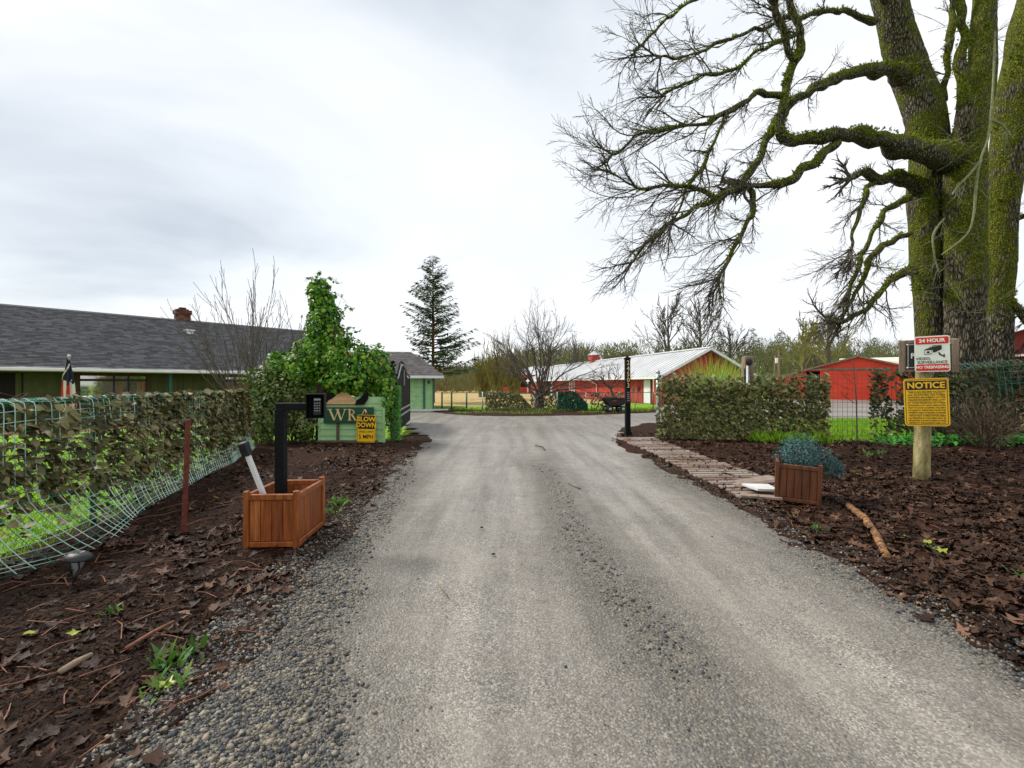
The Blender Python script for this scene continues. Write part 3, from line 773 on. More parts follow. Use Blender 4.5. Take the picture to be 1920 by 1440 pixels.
# dark doorway
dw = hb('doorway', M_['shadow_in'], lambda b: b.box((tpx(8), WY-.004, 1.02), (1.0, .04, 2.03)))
hb('door_frame', M_['olive'], lambda b: (b.box((tpx(28)+.06, WY-.02, 1.02), (.10, .08, 2.04)), b.box((tpx(8)-.55, WY-.02, 1.02), (.10, .08, 2.04))), dw)
def window(xa, xb, z0, z1, mull, sash=.09):
    wd = hb('window', M_['brownwood'], lambda b: (
        b.box(((xa+xb)/2, WY-.03, z1-.06), (xb-xa, .10, .12)), b.box(((xa+xb)/2, WY-.03, z0+.06), (xb-xa, .10, .12)),
        b.box((xa+.07, WY-.03, (z0+z1)/2), (.14, .10, z1-z0-.24)), b.box((xb-.05, WY-.03, (z0+z1)/2), (.10, .10, z1-z0-.24))))
    xs_ = [xa+.14]+list(mull)+[xb-.10]
    for i in range(len(xs_)-1):
        hb('pane', M_['glass_dark'], lambda b: b.box(((xs_[i]+xs_[i+1])/2, WY-.012, (z0+z1)/2), (xs_[i+1]-xs_[i]-.06, .012, z1-z0-.24)), wd)
    for x in mull:
        hb('mullion', M_['blackmat'], lambda b: b.box((x, WY-.035, (z0+z1)/2), (.07, .09, z1-z0-.24)), wd)
    hb('sash_rail', M_['brownwood'], lambda b: b.box(((xa+xb)/2, WY-.022, z1-.30), (xb-xa-.24, .05, .10)), wd)
    hb('sill', M_['brownwood'], lambda b: b.box(((xa+xb)/2, WY-.08, z0-.03), (xb-xa+.1, .2, .05)), wd)
    return wd
window(tpx(140), tpx(279), .62, 2.08, [tpx(213), tpx(240)])
window(tpx(416), tpx(470), .62, 2.08, [tpx(440)])
M_['blind'] = mat('tan_wood_blind', [(.16,.085,.04), (.30,.18,.09)], 5, .6, .1, 40, stretch=(4, 1, .5))
for pa, pb in ((219, 229), (256, 272), (420, 436), (446, 464)):
    hb('blind', M_['blind'], lambda b: b.box(((tpx(pa)+tpx(pb))/2, WY-.024, 1.22), (tpx(pb)-tpx(pa), .01, .94)))

# ---- garage wing with a hip roof
GR = math.radians(10); gpv = Vector((-4.74, 27.3, 0)); gar = empty('garage', tuple(gpv-Matrix.Rotation(GR, 3, 'Z') @ gpv+Vector((0, 0, -.01))), GR)
tag(gar, 'mint green garage with panelled door and grey hip roof behind the black gate', 'garage')
gx0, gx1, gy = -9.0, -4.74, 27.3
gw = hb('wall', M_['mint'], lambda b: (b.box((gx1-.28, gy+.1, 1.05), (.56, .2, 2.1)), b.box((gx0+.15, gy+.1, 1.05), (.3, .2, 2.1)), b.box(((gx0+gx1)/2, gy+.1, 2.02), (3.4, .2, .16)),
                                        b.box((gx1-.1, gy+4.1, 1.05), (.2, 7.8, 2.1)), b.box((gx0+.1, gy+4.1, 1.05), (.2, 7.8, 2.1))), gar)
for k in range(1, 5):
    hb('batten', M_['mint'], lambda b: b.box((gx1-.06-.13*k+.05, gy-.012, 1.04), (.025, .03, 2.05)), gw)
hb('corner_board', M_['teal'], lambda b: b.box((gx1+.02, gy-.02, 1.05), (.09, .09, 2.1)), gw)
gd = hb('garage_door', M_['mint'], lambda b: b.box(((gx0+.3+gx1-.56)/2, gy+.12, .97), (gx1-gx0-.86, .06, 1.94)), gar)
for iz in range(7):
    for ix in range(8):
        wdt = (gx1-gx0-.86)/8
        hb('door_panel', M_['mint'], lambda b: b.box((gx0+.3+wdt*(ix+.5), gy+.08, .02+.275*(iz+.5)), (wdt-.05, .03, .235), bev=.012), gd)
hb('door_trim', M_['teal'], lambda b: (b.box((gx1-.52, gy-.02, .98), (.10, .08, 1.96)), b.box(((gx0+gx1)/2-.2, gy-.02, 1.99), (gx1-gx0-.9, .08, .08))), gar)
lamp = hb('wall_lamp', M_['blackmat'], lambda b: (b.lathe([(.03, 0), (.05, .02), (.05, .14), (.07, .15), (.01, .22)], 8, (gx1-.25, gy-.14, 1.62)), b.beam((gx1-.25, gy, 1.78), (gx1-.25, gy-.14, 1.84), .02, .02)), gar)
hb('foundation', M_['concrete'], lambda b: b.box(((gx0+gx1)/2+1.5, gy-.2, .05), (gx1-gx0-1.2, .5, .12)), gar)
zr, ze = 3.78, 2.12; rx0, rx1, ry = -8.2, -6.2, 31.0; ex0, ex1, ey0, ey1 = -9.3, -4.16, 26.85, 35.2
def groof(b):
    a, b2, c, d = (ex0, ey0, ze), (ex1, ey0, ze), (ex1, ey1, ze), (ex0, ey1, ze); r0, r1 = (rx0, ry, zr), (rx1, ry, zr)
    b.poly([a, b2, r1, r0]); b.poly([b2, c, r1]); b.poly([c, d, r0, r1]); b.poly([d, a, r0]); b.poly([(ex0, ey0, ze-.02), (ex0, ey1, ze-.02), (ex1, ey1, ze-.02), (ex1, ey0, ze-.02)])
gr = hb('roof', M_['shinglewarm'], groof, gar)
def gcut(x, f): return ex0+(rx0-ex0)*f < x < ex1+(rx1-ex1)*f
tag(link('shingle_courses', shingles(ex0, ex1, lambda x: Vector((x, ey0-.02, ze)), lambda x: Vector((x, ry, zr)), gcut, seed=6, m='shinglewarm'), gr), kind='stuff')
hb('fascia', M_['white'], lambda b: (b.box(((ex0+ex1)/2, ey0-.02, ze-.09), (ex1-ex0+.1, .06, .16)), b.box((ex1+.02, (ey0+ey1)/2, ze-.09), (.06, ey1-ey0, .16))), gar)

# ---- long red stable with a pale metal roof
BA = math.atan2(.239, .971)
barn = empty('stable_barn', (11.8, 36.0, -.01), BA)
tag(barn, 'long red stable with a pale metal roof behind the far chain link fence', 'stable')
BW, BL_ = 8.2, 37.0; ze, zr = 2.2, 4.55; ov = .55
pitch = (zr-ze)/(BW/2+ov); wt = ze+pitch*ov
bw = hb('wall', M_['barnred'], lambda b: (b.box((.08, BL_/2, wt/2), (.16, BL_, wt)), b.box((BW-.08, BL_/2, wt/2), (.16, BL_, wt)),
    b.prism([(.16, 0), (BW-.16, 0), (BW-.16, wt), (BW/2, wt+pitch*(BW/2-.16)), (.16, wt)], 0, .16), b.prism([(.16, 0), (BW-.16, 0), (BW-.16, wt), (BW/2, wt+pitch*(BW/2-.16)), (.16, wt)], BL_-.16, BL_)), barn)
def brib(b):
    for k in range(120): b.box((-.01, .15+k*.305, wt/2-.1), (.025, .035, wt-.25))
    for k in range(26):
        x = .15+k*.31; h = wt+pitch*(min(x, BW-x)); b.box((x, -.01, h/2-.08), (.035, .025, h-.2))
tag(hb('siding_battens', M_['barnred'], brib, bw), kind='stuff')
def broof(b):
    th = .05
    for s in (0, 1):
        xa, xb = (-ov, BW/2) if s == 0 else (BW+ov, BW/2)
        b.poly([(xa, -.6, ze), (xa, BL_+.6, ze), (xb, BL_+.6, zr), (xb, -.6, zr)] if s else [(xa, -.6, ze), (xb, -.6, zr), (xb, BL_+.6, zr), (xa, BL_+.6, ze)])
        b.poly([(xa, -.6, ze-th), (xa, BL_+.6, ze-th), (xb, BL_+.6, zr-th), (xb, -.6, zr-th)])
br = hb('roof', M_['metalroof'], broof, barn)
def bseam(b):
    for s in (0, 1):
        xa = -ov if s == 0 else BW+ov
        for k in range(64):
            y = -.55+k*.6; b.beam((xa, y, ze+.015), (BW/2, y, zr+.015), .035, .035)
tag(hb('roof_seams', M_['metalroof'], bseam, br), kind='stuff')
hb('ridge_cap', M_['metalroof'], lambda b: b.prism([(-.25, -.08), (0, .05), (.25, -.08), (0, 0)], -.62, BL_+.62, None, (BW/2, 0, zr+.02)), br)
hb('rake_trim', M_['white'], lambda b: (b.beam((-ov, -.62, ze-.1), (BW/2, -.62, zr-.1), .05, .2), b.beam((BW+ov, -.62, ze-.1), (BW/2, -.62, zr-.1), .05, .2)), br)
hb('eave_fascia', M_['white'], lambda b: b.box((-ov-.01, BL_/2, ze-.1), (.05, BL_+1.2, .18)), br)
d = hb('door', M_['white'], lambda b: b.box((-.02, 2.05, .98), (.06, 1.05, 1.96)), barn)
hb('door_frame', M_['blackmat'], lambda b: (b.box((-.02, 1.48, 1), (.08, .08, 2.04)), b.box((-.02, 2.62, 1), (.08, .08, 2.04)), b.box((-.02, 2.05, 2.02), (.08, 1.2, .08))), d)
hb('door_handle', M_['galv'], lambda b: b.lathe([(.03, 0), (.04, .03), (.02, .05)], 8, (-.08, 1.68, 1.0)), d)
for (y0, y1) in ((18.4, 19.9),):
    wd = hb('window', M_['white'], lambda b: (b.box((-.03, y0, 1.35), (.08, .12, 1.3)), b.box((-.03, y1, 1.35), (.08, .12, 1.3)), b.box((-.03, (y0+y1)/2, 1.35), (.07, .10, 1.3)), b.box((-.03, (y0+y1)/2, 2.02), (.08, 1.7, .10)), b.box((-.03, (y0+y1)/2, .68), (.08, 1.7, .10))), barn)
    for yy in (y0+.4, y1-.36): hb('pane', M_['glass_dark'], lambda b: b.box((-.012, yy, 1.35), (.02, .62, 1.22)), wd)
hb('downspout', M_['white'], lambda b: b.tube([(-ov, 12.6, ze-.15), (-ov+.05, 12.5, ze-.3), (-.08, 12.0, ze-.65), (-.08, 12.0, .1)], .055, 6), barn)
hb('downspout', M_['white'], lambda b: b.tube([(-ov, .2, ze-.12), (-ov, .2, .9), (-.1, .2, .7), (-.1, .2, .05)], .04, 6), barn)
for y in (25.4, 33): hb('porch_post', M_['white'], lambda b: b.box((-.45, y, ze/2), (.2, .3, ze)), barn)
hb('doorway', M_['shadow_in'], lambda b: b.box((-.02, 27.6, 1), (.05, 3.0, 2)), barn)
cu = hb('cupola', M_['barnred'], lambda b: b.box((BW/2, 22, zr+.3), (1.1, 1.1, .9)), br)
hb('cupola_roof', M_['metalroof'], lambda b: b.lathe([(1.0, 0), (.05, .55)], 4, (BW/2, 22, zr+.75)), cu)

# ---- open-sided arena behind it
ar = empty('riding_arena', (-2.1, 78, -.01)); tag(ar, 'open sided riding arena with white hip roof and red fascia beyond the stable', 'arena')
hb('roof', M_['metalroof'], lambda b: (b.poly([(-.3, -.3, 3.2), (24, -.3, 3.2), (18, 10, 5.0), (6.2, 10, 5.0)]), b.poly([(-.3, 20, 3.2), (-.3, -.3, 3.2), (6.2, 10, 5.0)]), b.poly([(24, 20, 3.2), (-.3, 20, 3.2), (6.2, 10, 5.0), (18, 10, 5.0)]), b.poly([(24, -.3, 3.2), (24, 20, 3.2), (18, 10, 5.0)])), ar)
def aseam(b):
    for k in range(30):
        x = .5+k*.8; f = min(1, max(.05, (x+.3)/6.5), max(.05, (24-x)/6)); b.beam((x, -.3, 3.22), (x, -.3+10.3*f, 3.22+1.8*f), .05, .05)
tag(hb('roof_seams', M_['metalroof'], aseam, ar), kind='stuff')
hb('fascia', M_['barnred'], lambda b: (b.box((11.8, -.15, 2.92), (24, .12, .55)), b.box((-.15, 9.8, 2.92), (.12, 20, .55))), ar)
for k in range(6): hb('post', M_['white'], lambda b: b.box((.1+k*4.7, .05, 1.4), (.2, .2, 2.8)), ar)
hb('kick_wall', M_['barnred'], lambda b: (b.box((11.8, .2, .55), (23.6, .1, 1.1)), b.box((11.8, 19.6, .9), (23.6, .1, 1.8))), ar)

# ---- red barn with sliding door
rb = empty('red_barn', (29.05, 50.06, -.01), math.atan2(-.57, .82))
tag(rb, 'bright red metal barn with a wide sliding door across the grey yard', 'barn')
RW = 14.3; hz, az = 2.3, 4.4
def gpoly(x0, x1):
    def h(x): return hz+(az-hz)*(1-abs(x-RW/2)/(RW/2))
    pts = [(x0, 0), (x1, 0), (x1, h(x1))]
    if x0 < RW/2 < x1: pts.append((RW/2, az))
    pts.append((x0, h(x0))); return pts
def rwall(b):
    b.prism(gpoly(0, 2.8), 0, .15); b.prism(gpoly(4.2, RW), 0, .15)
    g = gpoly(2.8, 4.2); b.prism([(2.8, 2.95), (4.2, 2.95)]+g[2:], 0, .15)
    b.box((.07, 14, hz/2), (.14, 27.6, hz)); b.box((RW-.07, 14, hz/2), (.14, 27.6, hz)); b.box((RW/2, 27.9, hz/2), (RW, .14, hz))
rw = hb('wall', M_['barnorange'], rwall, rb)
def rrib(b):
    for k in range(46):
        x = .15+k*.31
        if 2.75 < x < 8.7: continue
        h = hz+(az-hz)*(1-abs(x-RW/2)/(RW/2)); b.box((x, -.012, h/2), (.04, .03, h-.02))
    for k in range(19):
        x = 2.9+k*.31; h = hz+(az-hz)*(1-abs(x-RW/2)/(RW/2)); b.box((x, -.012, (h+3.2)/2), (.04, .03, h-3.22))
tag(hb('siding_ribs', M_['barnorange'], rrib, rw), kind='stuff')
sd = hb('sliding_door', M_['barnorange'], lambda b: b.box((6.3, -.14, 1.5), (4.6, .06, 2.98)), rb)
def drib(b):
    for k in range(14): b.box((4.2+k*.31, -.18, 1.5), (.04, .03, 2.94))
tag(hb('siding_ribs', M_['barnorange'], drib, sd), kind='stuff')
hb('door_track', M_['greywood'], lambda b: b.box((6.4, -.12, 3.12), (6.6, .2, .2)), rb)
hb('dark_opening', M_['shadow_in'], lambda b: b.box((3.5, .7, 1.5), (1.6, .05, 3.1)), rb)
hb('roof', M_['tanroof'], lambda b: (b.poly([(-.35, -.3, hz-.05), (RW/2, -.3, az+.06), (RW/2, 28.2, az+.06), (-.35, 28.2, hz-.05)]), b.poly([(RW/2, -.3, az+.06), (RW+.35, -.3, hz-.05), (RW+.35, 28.2, hz-.05), (RW/2, 28.2, az+.06)])), rb)
hb('rake_trim', M_['greywood'], lambda b: (b.beam((-.35, -.33, hz-.1), (RW/2, -.33, az), .06, .16), b.beam((RW+.35, -.33, hz-.1), (RW/2, -.33, az), .06, .16)), rb)

# ---- larger building with a cream roof behind, and the dark red barn beside the mossy tree
cb = empty('cream_roof_barn', (45.5, 62, -.01), math.atan2(-.57, .82))
tag(cb, 'wide barn with plain cream metal roof rising behind the bright red barn', 'barn')
hb('wall', M_['barnorange'], lambda b: b.box((18, 9, 1.9), (36, 18, 3.8)), cb)
hb('roof', M_['tanroof'], lambda b: (b.poly([(-.6, -.6, 3.6), (36.6, -.6, 3.6), (36.6, 9, 5.5), (-.6, 9, 5.5)]), b.poly([(-.6, 9, 5.5), (36.6, 9, 5.5), (36.6, 18.6, 3.6), (-.6, 18.6, 3.6)]),
                                   b.poly([(-.5, 0, 3.6), (-.5, 18, 3.6), (-.5, 9, 5.4)])), cb)
db = empty('dark_red_barn', (28.4, 26.3, -.01), math.radians(-48))
tag(db, 'dark red barn with white trim line and open bay partly hidden by the mossy tree', 'barn')
hb('wall', M_['darkred'], lambda b: (b.prism([(0, 3.3), (14, 3.3), (14, 4.6), (7, 6.6), (0, 4.4)], 0, .15), b.box((7, 9.9, 2.2), (14, .15, 4.4)), b.box((13.9, 5, 2.2), (.15, 9.6, 4.4))), db)
hb('trim', M_['white'], lambda b: b.box((7, -.03, 3.24), (14.1, .12, .12)), db)
for k in range(4): hb('post', M_['brownwood'], lambda b: b.box((.15+k*4.5, .1, 1.6), (.18, .18, 3.2)), db)
hb('roof', M_['tanroof'], lambda b: (b.poly([(-.5, -.5, 4.25), (7, -.5, 6.68), (7, 10.4, 6.68), (-.5, 10.4, 4.25)]), b.poly([(7, -.5, 6.68), (14.5, -.5, 4.4), (14.5, 10.4, 4.4), (7, 10.4, 6.68)])), db)

# ---- far field shelters
for (xa, xb, lab) in ((-17.9, -15.3, 'small red field shelter with white roof and white corner boards by the fir tree'), (-13.2, -10.6, 'small red field shelter with white roof standing out in the straw field')):
    sh = empty('field_shelter', ((xa+xb)/2, 105, -.01)); tag(sh, lab, 'shed', 'red field shelters')
    hb('wall', M_['barnred'], lambda b: b.box((0, 1.2, .8), (xb-xa, 2.4, 1.6)), sh)
    for q in (-.5, -.17, .17, .5): hb('corner_board', M_['white'], lambda b: b.box((q*(xb-xa), -.03, .8), (.09, .06, 1.6)), sh)
    hb('roof', M_['metalroof'], lambda b: b.poly([(-(xb-xa)/2-.3, -.3, 1.62), ((xb-xa)/2+.3, -.3, 1.62), ((xb-xa)/2+.3, 2.7, 1.95), (-(xb-xa)/2-.3, 2.7, 1.95)]), sh)
up = empty('utility_pole', (41, 70, -.01)); tag(up, 'brown wooden utility pole with white box behind the leaf screen', 'pole')
hb('pole', M_['greywood'], lambda b: b.tube([(0, 0, 0), (.05, 0, 6.8)], [.17, .13], 8), up)
hb('pole', M_['greywood'], lambda b: b.tube([(-.6, 0.3, 0), (-.55, 0, 6.0)], [.12, .10], 8), up)
hb('meter_box', M_['white'], lambda b: b.box((-.45, -.25, 5.2), (.35, .2, .8), bev=.03), up)

# ------------------------------------------------------------------ fences and leaf screens
def polyline(pts):
    pts = [Vector((*p, 0)) for p in pts]; d = [0]
    for a, b in zip(pts, pts[1:]): d.append(d[-1]+(b-a).length)
    def at(s):
        s = min(max(s, 0), d[-1]-1e-6)
        for i in range(len(pts)-1):
            if s <= d[i+1]:
                t = (s-d[i])/(d[i+1]-d[i]); p = pts[i].lerp(pts[i+1], t); return p
    def tan(s):
        a, b = at(max(0, s-.05)), at(min(d[-1], s+.05)); return (b-a).normalized()
    return at, tan, d[-1]
SLEAF = [(np.array([(0,-.5,0),(.30,-.18,.05),(.36,.08,-.02),(.14,.24,.03),(0,.55,-.16),(-.16,.22,.02),(-.36,.10,-.13),(-.28,-.20,.10),(0,0,.10)]),
          np.array([(8,0,1),(8,1,2),(8,2,3),(8,3,4),(8,4,5),(8,5,6),(8,6,7),(8,7,0)])),
         (np.array([(0,-.5,0),(.36,-.14,-.04),(.26,.16,.06),(.30,.34,.12),(0,.5,.16),(-.30,.30,-.08),(-.24,.14,.04),(-.38,-.12,-.12),(0,0,-.08)]),
          np.array([(8,0,1),(8,1,2),(8,2,3),(8,3,4),(8,4,5),(8,5,6),(8,6,7),(8,7,0)]))]
SIMPLE = [(np.array([(0,-.5,0),(.34,0,.06),(0,.55,-.05),(-.34,0,.05)]), np.array([(0,1,2),(0,2,3)])),
          (np.array([(0,-.5,0),(.28,.05,-.05),(0,.5,.06),(-.40,-.03,.02)]), np.array([(0,1,2),(0,2,3)]))]
def screen_points(at, tan, s0, s1, z0, z1, n, dens, seed, face=-1, off=.05, thick=.09, row=.0):
    r = np.random.default_rng(seed); P_ = []; N_ = []
    s = r.uniform(s0, s1, n); z = r.uniform(0, 1, n)
    for i in range(n):
        zz0 = z0(s[i]) if callable(z0) else z0; zz1 = z1(s[i]) if callable(z1) else z1
        zz = zz0+(zz1-zz0)*z[i]
        if row: zz = round(zz/row)*row+r.normal(0, row*.16)
        if r.random() > dens(s[i], zz): continue
        t = tan(s[i]); nn = Vector((t.y, -t.x, 0))*(-face)
        p = at(s[i])+nn*(off+r.uniform(-.4, 1)*thick); P_.append((p.x, p.y, zz)); N_.append((nn.x*.8, nn.y*.8, nn.z+1.0))
    return np.array(P_), np.array(N_)

# ---- long netting fence on the left
LF = [(-4.25, -3), (-4.50, 1.5), (-4.64, 3.9), (-4.69, 4.6), (-4.90, 5.76), (-5.78, 9.1), (-6.65, 11.4)]
at, tan, LL = polyline(LF)
lfence = empty('netting_fence', (-4.42, 3.9, 0)); lfence.location = (0, 0, 0)
tag(lfence, 'low green chain link fence draped with pale netting and faded brown leaf screen', 'fence')
S_CAM = 4.5   # arc length near the picture's left edge
def nrm(s):
    t = tan(s); return Vector((t.y, -t.x, 0))          # towards the driveway
HT = 1.42
b = MB(); b.tube([at(s)+Vector((0, 0, HT)) for s in np.arange(0, LL, .3)], .032, 8); b.build('top_rail', M_['greenpost'], lfence, True)
s = 1.0
while s < LL:
    p = at(s)-nrm(s)*.07; b = MB(); b.tube([p+Vector((0, 0, -.1)), p+Vector((0, 0, HT-.02))], .03, 8); b.build('post', M_['greenpost'], lfence, True); s += 2.45
b = MB()                                                # chain link wires
d_ = .075
for dirn in (1, -1):
    s = 4.0
    while s < LL+1.4:
        pts = []
        for k in range(8):
            zz = .03+(HT-.05)*k/7; ss = s+dirn*(zz-.7)
            if 0 < ss < LL: q = at(ss)-nrm(ss)*.035; pts.append((q.x, q.y, zz))
        if len(pts) > 1: b.tube(pts, .0026, 3, False)
        s += d_*1.41
tag(b.build('chain_link', M_['netdark'], lfence), kind='stuff')
rr = random.Random(9)
def net_off(s, z):
    w_ = float(vnoise(s*1.3, z*1.7, 91))-.5; w2 = float(vnoise(s*3.1+9, z*3+4, 92))-.5
    fl = max(0, (.55-z)/.55)**1.4*(.16+.34*float(smooth(9.5, 7.0, s)))*(.45+.9*float(vnoise(s*.8, .5, 93)))
    return .05+.05*w_+.02*w2+fl+.07*float(smooth(8.6, 7.0, s)), .03*(float(vnoise(s*2+5, z*2, 94))-.5)
def net_pt(s, z):
    o, sl_ = net_off(s, min(z, HT)); n_ = nrm(s); t_ = tan(s)
    if z > HT:                                           # draped over the rail and down behind
        k = z-HT; ang = min(k/.05, math.pi*.75); p = at(s)+n_*(.05*math.cos(ang))+Vector((0, 0, HT+.045*math.sin(ang)))
        if k > .12: p += Vector((0, 0, -(k-.12)))-n_*.03
        return p
    return at(s)+n_*(o*min(1, (HT-z)/.25+.9))+t_*sl_+Vector((0, 0, max(.015, z)))
b = MB(); bd = MB(); sp = .095
zs = [.0, .1, .2, .3, .4, .5, .6, .7, .8, .9, 1.0, 1.1, 1.2, 1.3, 1.38, 1.42, 1.45, 1.48, 1.52, 1.58]
s = 3.2
while s < LL-.2:
    sh = .12*math.sin(s*.9)
    (b if rr.random() < .75 else bd).tube([net_pt(max(.1, s+sh*(1.4-z)*.8), z) for z in zs], .0046, 3, False); s += sp*rr.uniform(.92, 1.08)
for zz in sorted(list(np.arange(.01, 1.6, sp))+[.04, .07, .15, .24]):
    (b if rr.random() < .75 else bd).tube([net_pt(ss, zz+.012*math.sin(ss*5+zz*7)) for ss in np.arange(3.2, LL-.2, .09)], .0044, 3, False)
tag(b.build('netting', M_['net'], lfence), kind='stuff'); tag(bd.build('netting', M_['netdark'], lfence), kind='stuff')
def ld(s, z):
    c = fbm(np.array([s*1.1]), np.array([z*2.2]), 71)[0]
    d1 = .95 if z > .42 else .55
    if s < 8.2: d1 *= (.50+.50*float(smooth(.36, .54, c)))*(1 if z > .36 else .28)
    else: d1 *= .62+.38*float(smooth(.35, .52, c))
    if z > 1.25 and s < 9: d1 *= .45
    if s < 7.1 and z > .92: d1 *= .4
    return d1
Pp, Nn = screen_points(at, tan, 4.6, LL, .04, 1.47, 8200, ld, 12, off=.05, thick=.07, row=.085)
r = np.random.default_rng(13)
order = np.argsort(Pp[:, 1]); Pp, Nn = Pp[order], Nn[order]
R_ = frames(Nn, r, .45); S_ = r.gamma(9, .0125, len(Pp)).clip(.05, .18)
big = np.where((Pp[:, 1] > 3.3) & (S_ > .10))[0][:300]; rest = np.setdiff1d(np.arange(len(Pp)), big)
lmesh = []
for k in range(8):
    tv, tf = SLEAF[k % 2]; me = np_mesh('leaf', tv, tf, M_['screen'], np.full(len(tf), (k+.5)/8)); lmesh.append(me)
for i in big:
    o = link('leaf', lmesh[int(r.integers(0, 8))], lfence)
    Mx = Matrix(R_[i].tolist()).to_4x4(); Mx.translation = Vector(Pp[i]); o.matrix_local = Mx @ Matrix.Scale(float(S_[i]), 4)
tag(link('leaf_screen', scatter_mesh('leaf_screen', SLEAF, Pp[rest], R_[rest], S_[rest], M_['screen'], r), lfence), kind='stuff')
b = MB()                                                # stems of the leaf screen
for k in range(60):
    s = rr.uniform(4.8, LL-.6); z = rr.uniform(.3, 1.45); pts = [net_pt(min(s+j*.18, LL-.1), min(1.41, max(.05, z+.05*math.sin(j*1.3+k))))+nrm(s)*.02 for j in range(5)]
    b.tube(pts, .004, 3, False)
for k in range(16):
    s = rr.uniform(5.2, 9); p = at(s)+Vector((0, 0, HT+.02)); b.tube([p, p+tan(s)*rr.uniform(.1, .25)+Vector((0, 0, rr.uniform(.02, .09))), p+tan(s)*rr.uniform(.3, .5)+Vector((0, 0, rr.uniform(-.02, .09)))], [.005, .004, .002], 3, False)
tag(b.build('screen_stems', M_['deadwood'], lfence), kind='stuff')

# ---- tall leaf screen right of the number post
RF = [(4.2, 13.2), (6.4, 12.95), (8.75, 12.6)]
at, tan, LL = polyline(RF)
rf = empty('leaf_screen_fence'); tag(rf, 'tall wire fence thickly covered with olive artificial leaves beside the house number post', 'fence')
def rd(s, z): return (.96 if z < 1.55 else .6)*(1 if s > .15 else .5)*(.55+.45*float(smooth(.28, .42, fbm(np.array([s*2.2]), np.array([z*2.2]), 55)[0])))
Pp, Nn = screen_points(at, tan, -.1, LL, .02, lambda s: 1.80+.07*math.sin(s*2)+.06*math.sin(s*7)+.05*math.sin(s*17), 8000, rd, 21, off=.06, thick=.10, row=.075)
Pp[:, 2] += r.normal(0, .02, len(Pp))
tag(link('leaf_screen', scatter_mesh('leaf_screen', SIMPLE+SIMPLE, Pp, frames(Nn, r, .5), r.gamma(9, .0135, len(Pp)).clip(.06, .2), M_['screengreen'], r), rf), kind='stuff')
def wire_mesh(b, at, LL, z1, sp, rad, s0=0, s1=None, off=0):
    for s in np.arange(s0, s1 or LL, sp):
        p = at(s); b.tube([(p.x, p.y, 0), (p.x, p.y, z1)], rad, 3, False)
    for z in np.arange(.05, z1+.01, sp):
        b.tube([(at(s).x, at(s).y, z) for s in np.arange(s0, (s1 or LL)+.01, .5)], rad, 3, False)
b = MB(); wire_mesh(b, at, LL, 1.85, .15, .0035); tag(b.build('wire_mesh', M_['galv'], rf), kind='stuff')
b = MB(); b.tube([(4.24, 13.22, -.1), (4.24, 13.22, 1.93)], .055, 12); b.lathe([(.062, 0), (.062, .05), (.04, .085), (.01, .095)], 12, (4.24, 13.22, 1.91)); b.build('steel_post', M_['galv'], rf, True)
b = MB(); b.tube([(6.72, 12.98, -.1), (6.72, 12.98, 2.12)], .03, 8); b.build('steel_post', M_['galv'], rf, True)
b = MB(); b.box((6.86, 13.25, 1.15), (.27, .22, 2.5), bev=.02); b.build('timber_post', M_['greywood'], rf)
b = MB(); b.lathe([(.09, 0), (.10, .03), (.06, .06)], 10); o = b.build('dark_knob', M_['blackmat'], rf); o.rotation_euler = (math.pi/2, 0, 0); o.location = (6.84, 13.14, 2.24)
b = MB(); b.box((6.76, 13.16, 1.05), (.09, .03, 2.0)); b.build('dark_strap', M_['blackmat'], rf)

# ---- open wire fence, and dark leaf screen behind the signs
WF = [(8.75, 12.6), (10.8, 12.5), (13.2, 12.3), (17.5, 11.6)]
at, tan, LL = polyline(WF)
wf = empty('wire_fence'); tag(wf, 'dark square wire fence with patchy dark leaf cover behind the sign post', 'fence')
b = MB(); wire_mesh(b, at, 3.2, 2.0, .13, .0042, 0, 3.2); tag(b.build('wire_mesh', M_['wire'], wf), kind='stuff')
for s in (2.15, 4.6, 7.2): p = at(s); b = MB(); b.tube([(p.x, p.y+.06, -.1), (p.x, p.y+.06, 2.15)], .03, 8); b.build('post', M_['greenpost'], wf, True)
def wd(s, z):
    c = float(smooth(.40, .60, fbm(np.array([s*2.4]), np.array([z*2.0]), 57)[0]))
    if s < 1.05: return 0
    if s < 2.2: return (.20+.75*c)*(1 if z > .25 else .6)
    return .55+.45*c
Pp, Nn = screen_points(at, tan, 1.0, LL, .02, lambda s: 2.08+.06*math.sin(s*3)+max(0, s-3)*.06, 11500, wd, 22, off=.06, thick=.14, row=.08)
Pp[:, 2] += r.normal(0, .025, len(Pp))
tag(link('leaf_screen', scatter_mesh('leaf_screen', SIMPLE, Pp, frames(Nn, r, .5), r.uniform(.09, .16, len(Pp)), M_['screendark'], r), wf), kind='stuff')
b = MB()                                                # green net draped over the top
for s in np.arange(2.6, 6.4, .16):
    p = at(s); t_ = tan(s); n_ = Vector((t_.y, -t_.x, 0)); zt = 2.12+max(0, s-3)*.06
    if s < 4.1: dz = .12+.05*rr.random()
    else: dz = .75+.25*rr.random()
    b.tube([p-n_*.1+Vector((0, 0, zt-.05)), p+Vector((0, 0, zt+.03)), p+n_*.17+Vector((0, 0, zt-.04)), p+n_*(.24)+t_*.05+Vector((0, 0, zt-dz))], .007, 4, False)
for k in range(4): b.tube([at(s)+Vector((tan(s).y, -tan(s).x, 0))*.235+Vector((0, 0, 2.12+max(0, s-3)*.06-.12-k*.16)) for s in np.arange(4.15, 6.4, .15)], .006, 4, False)
tag(b.build('netting', M_['netdark'], wf), kind='stuff')

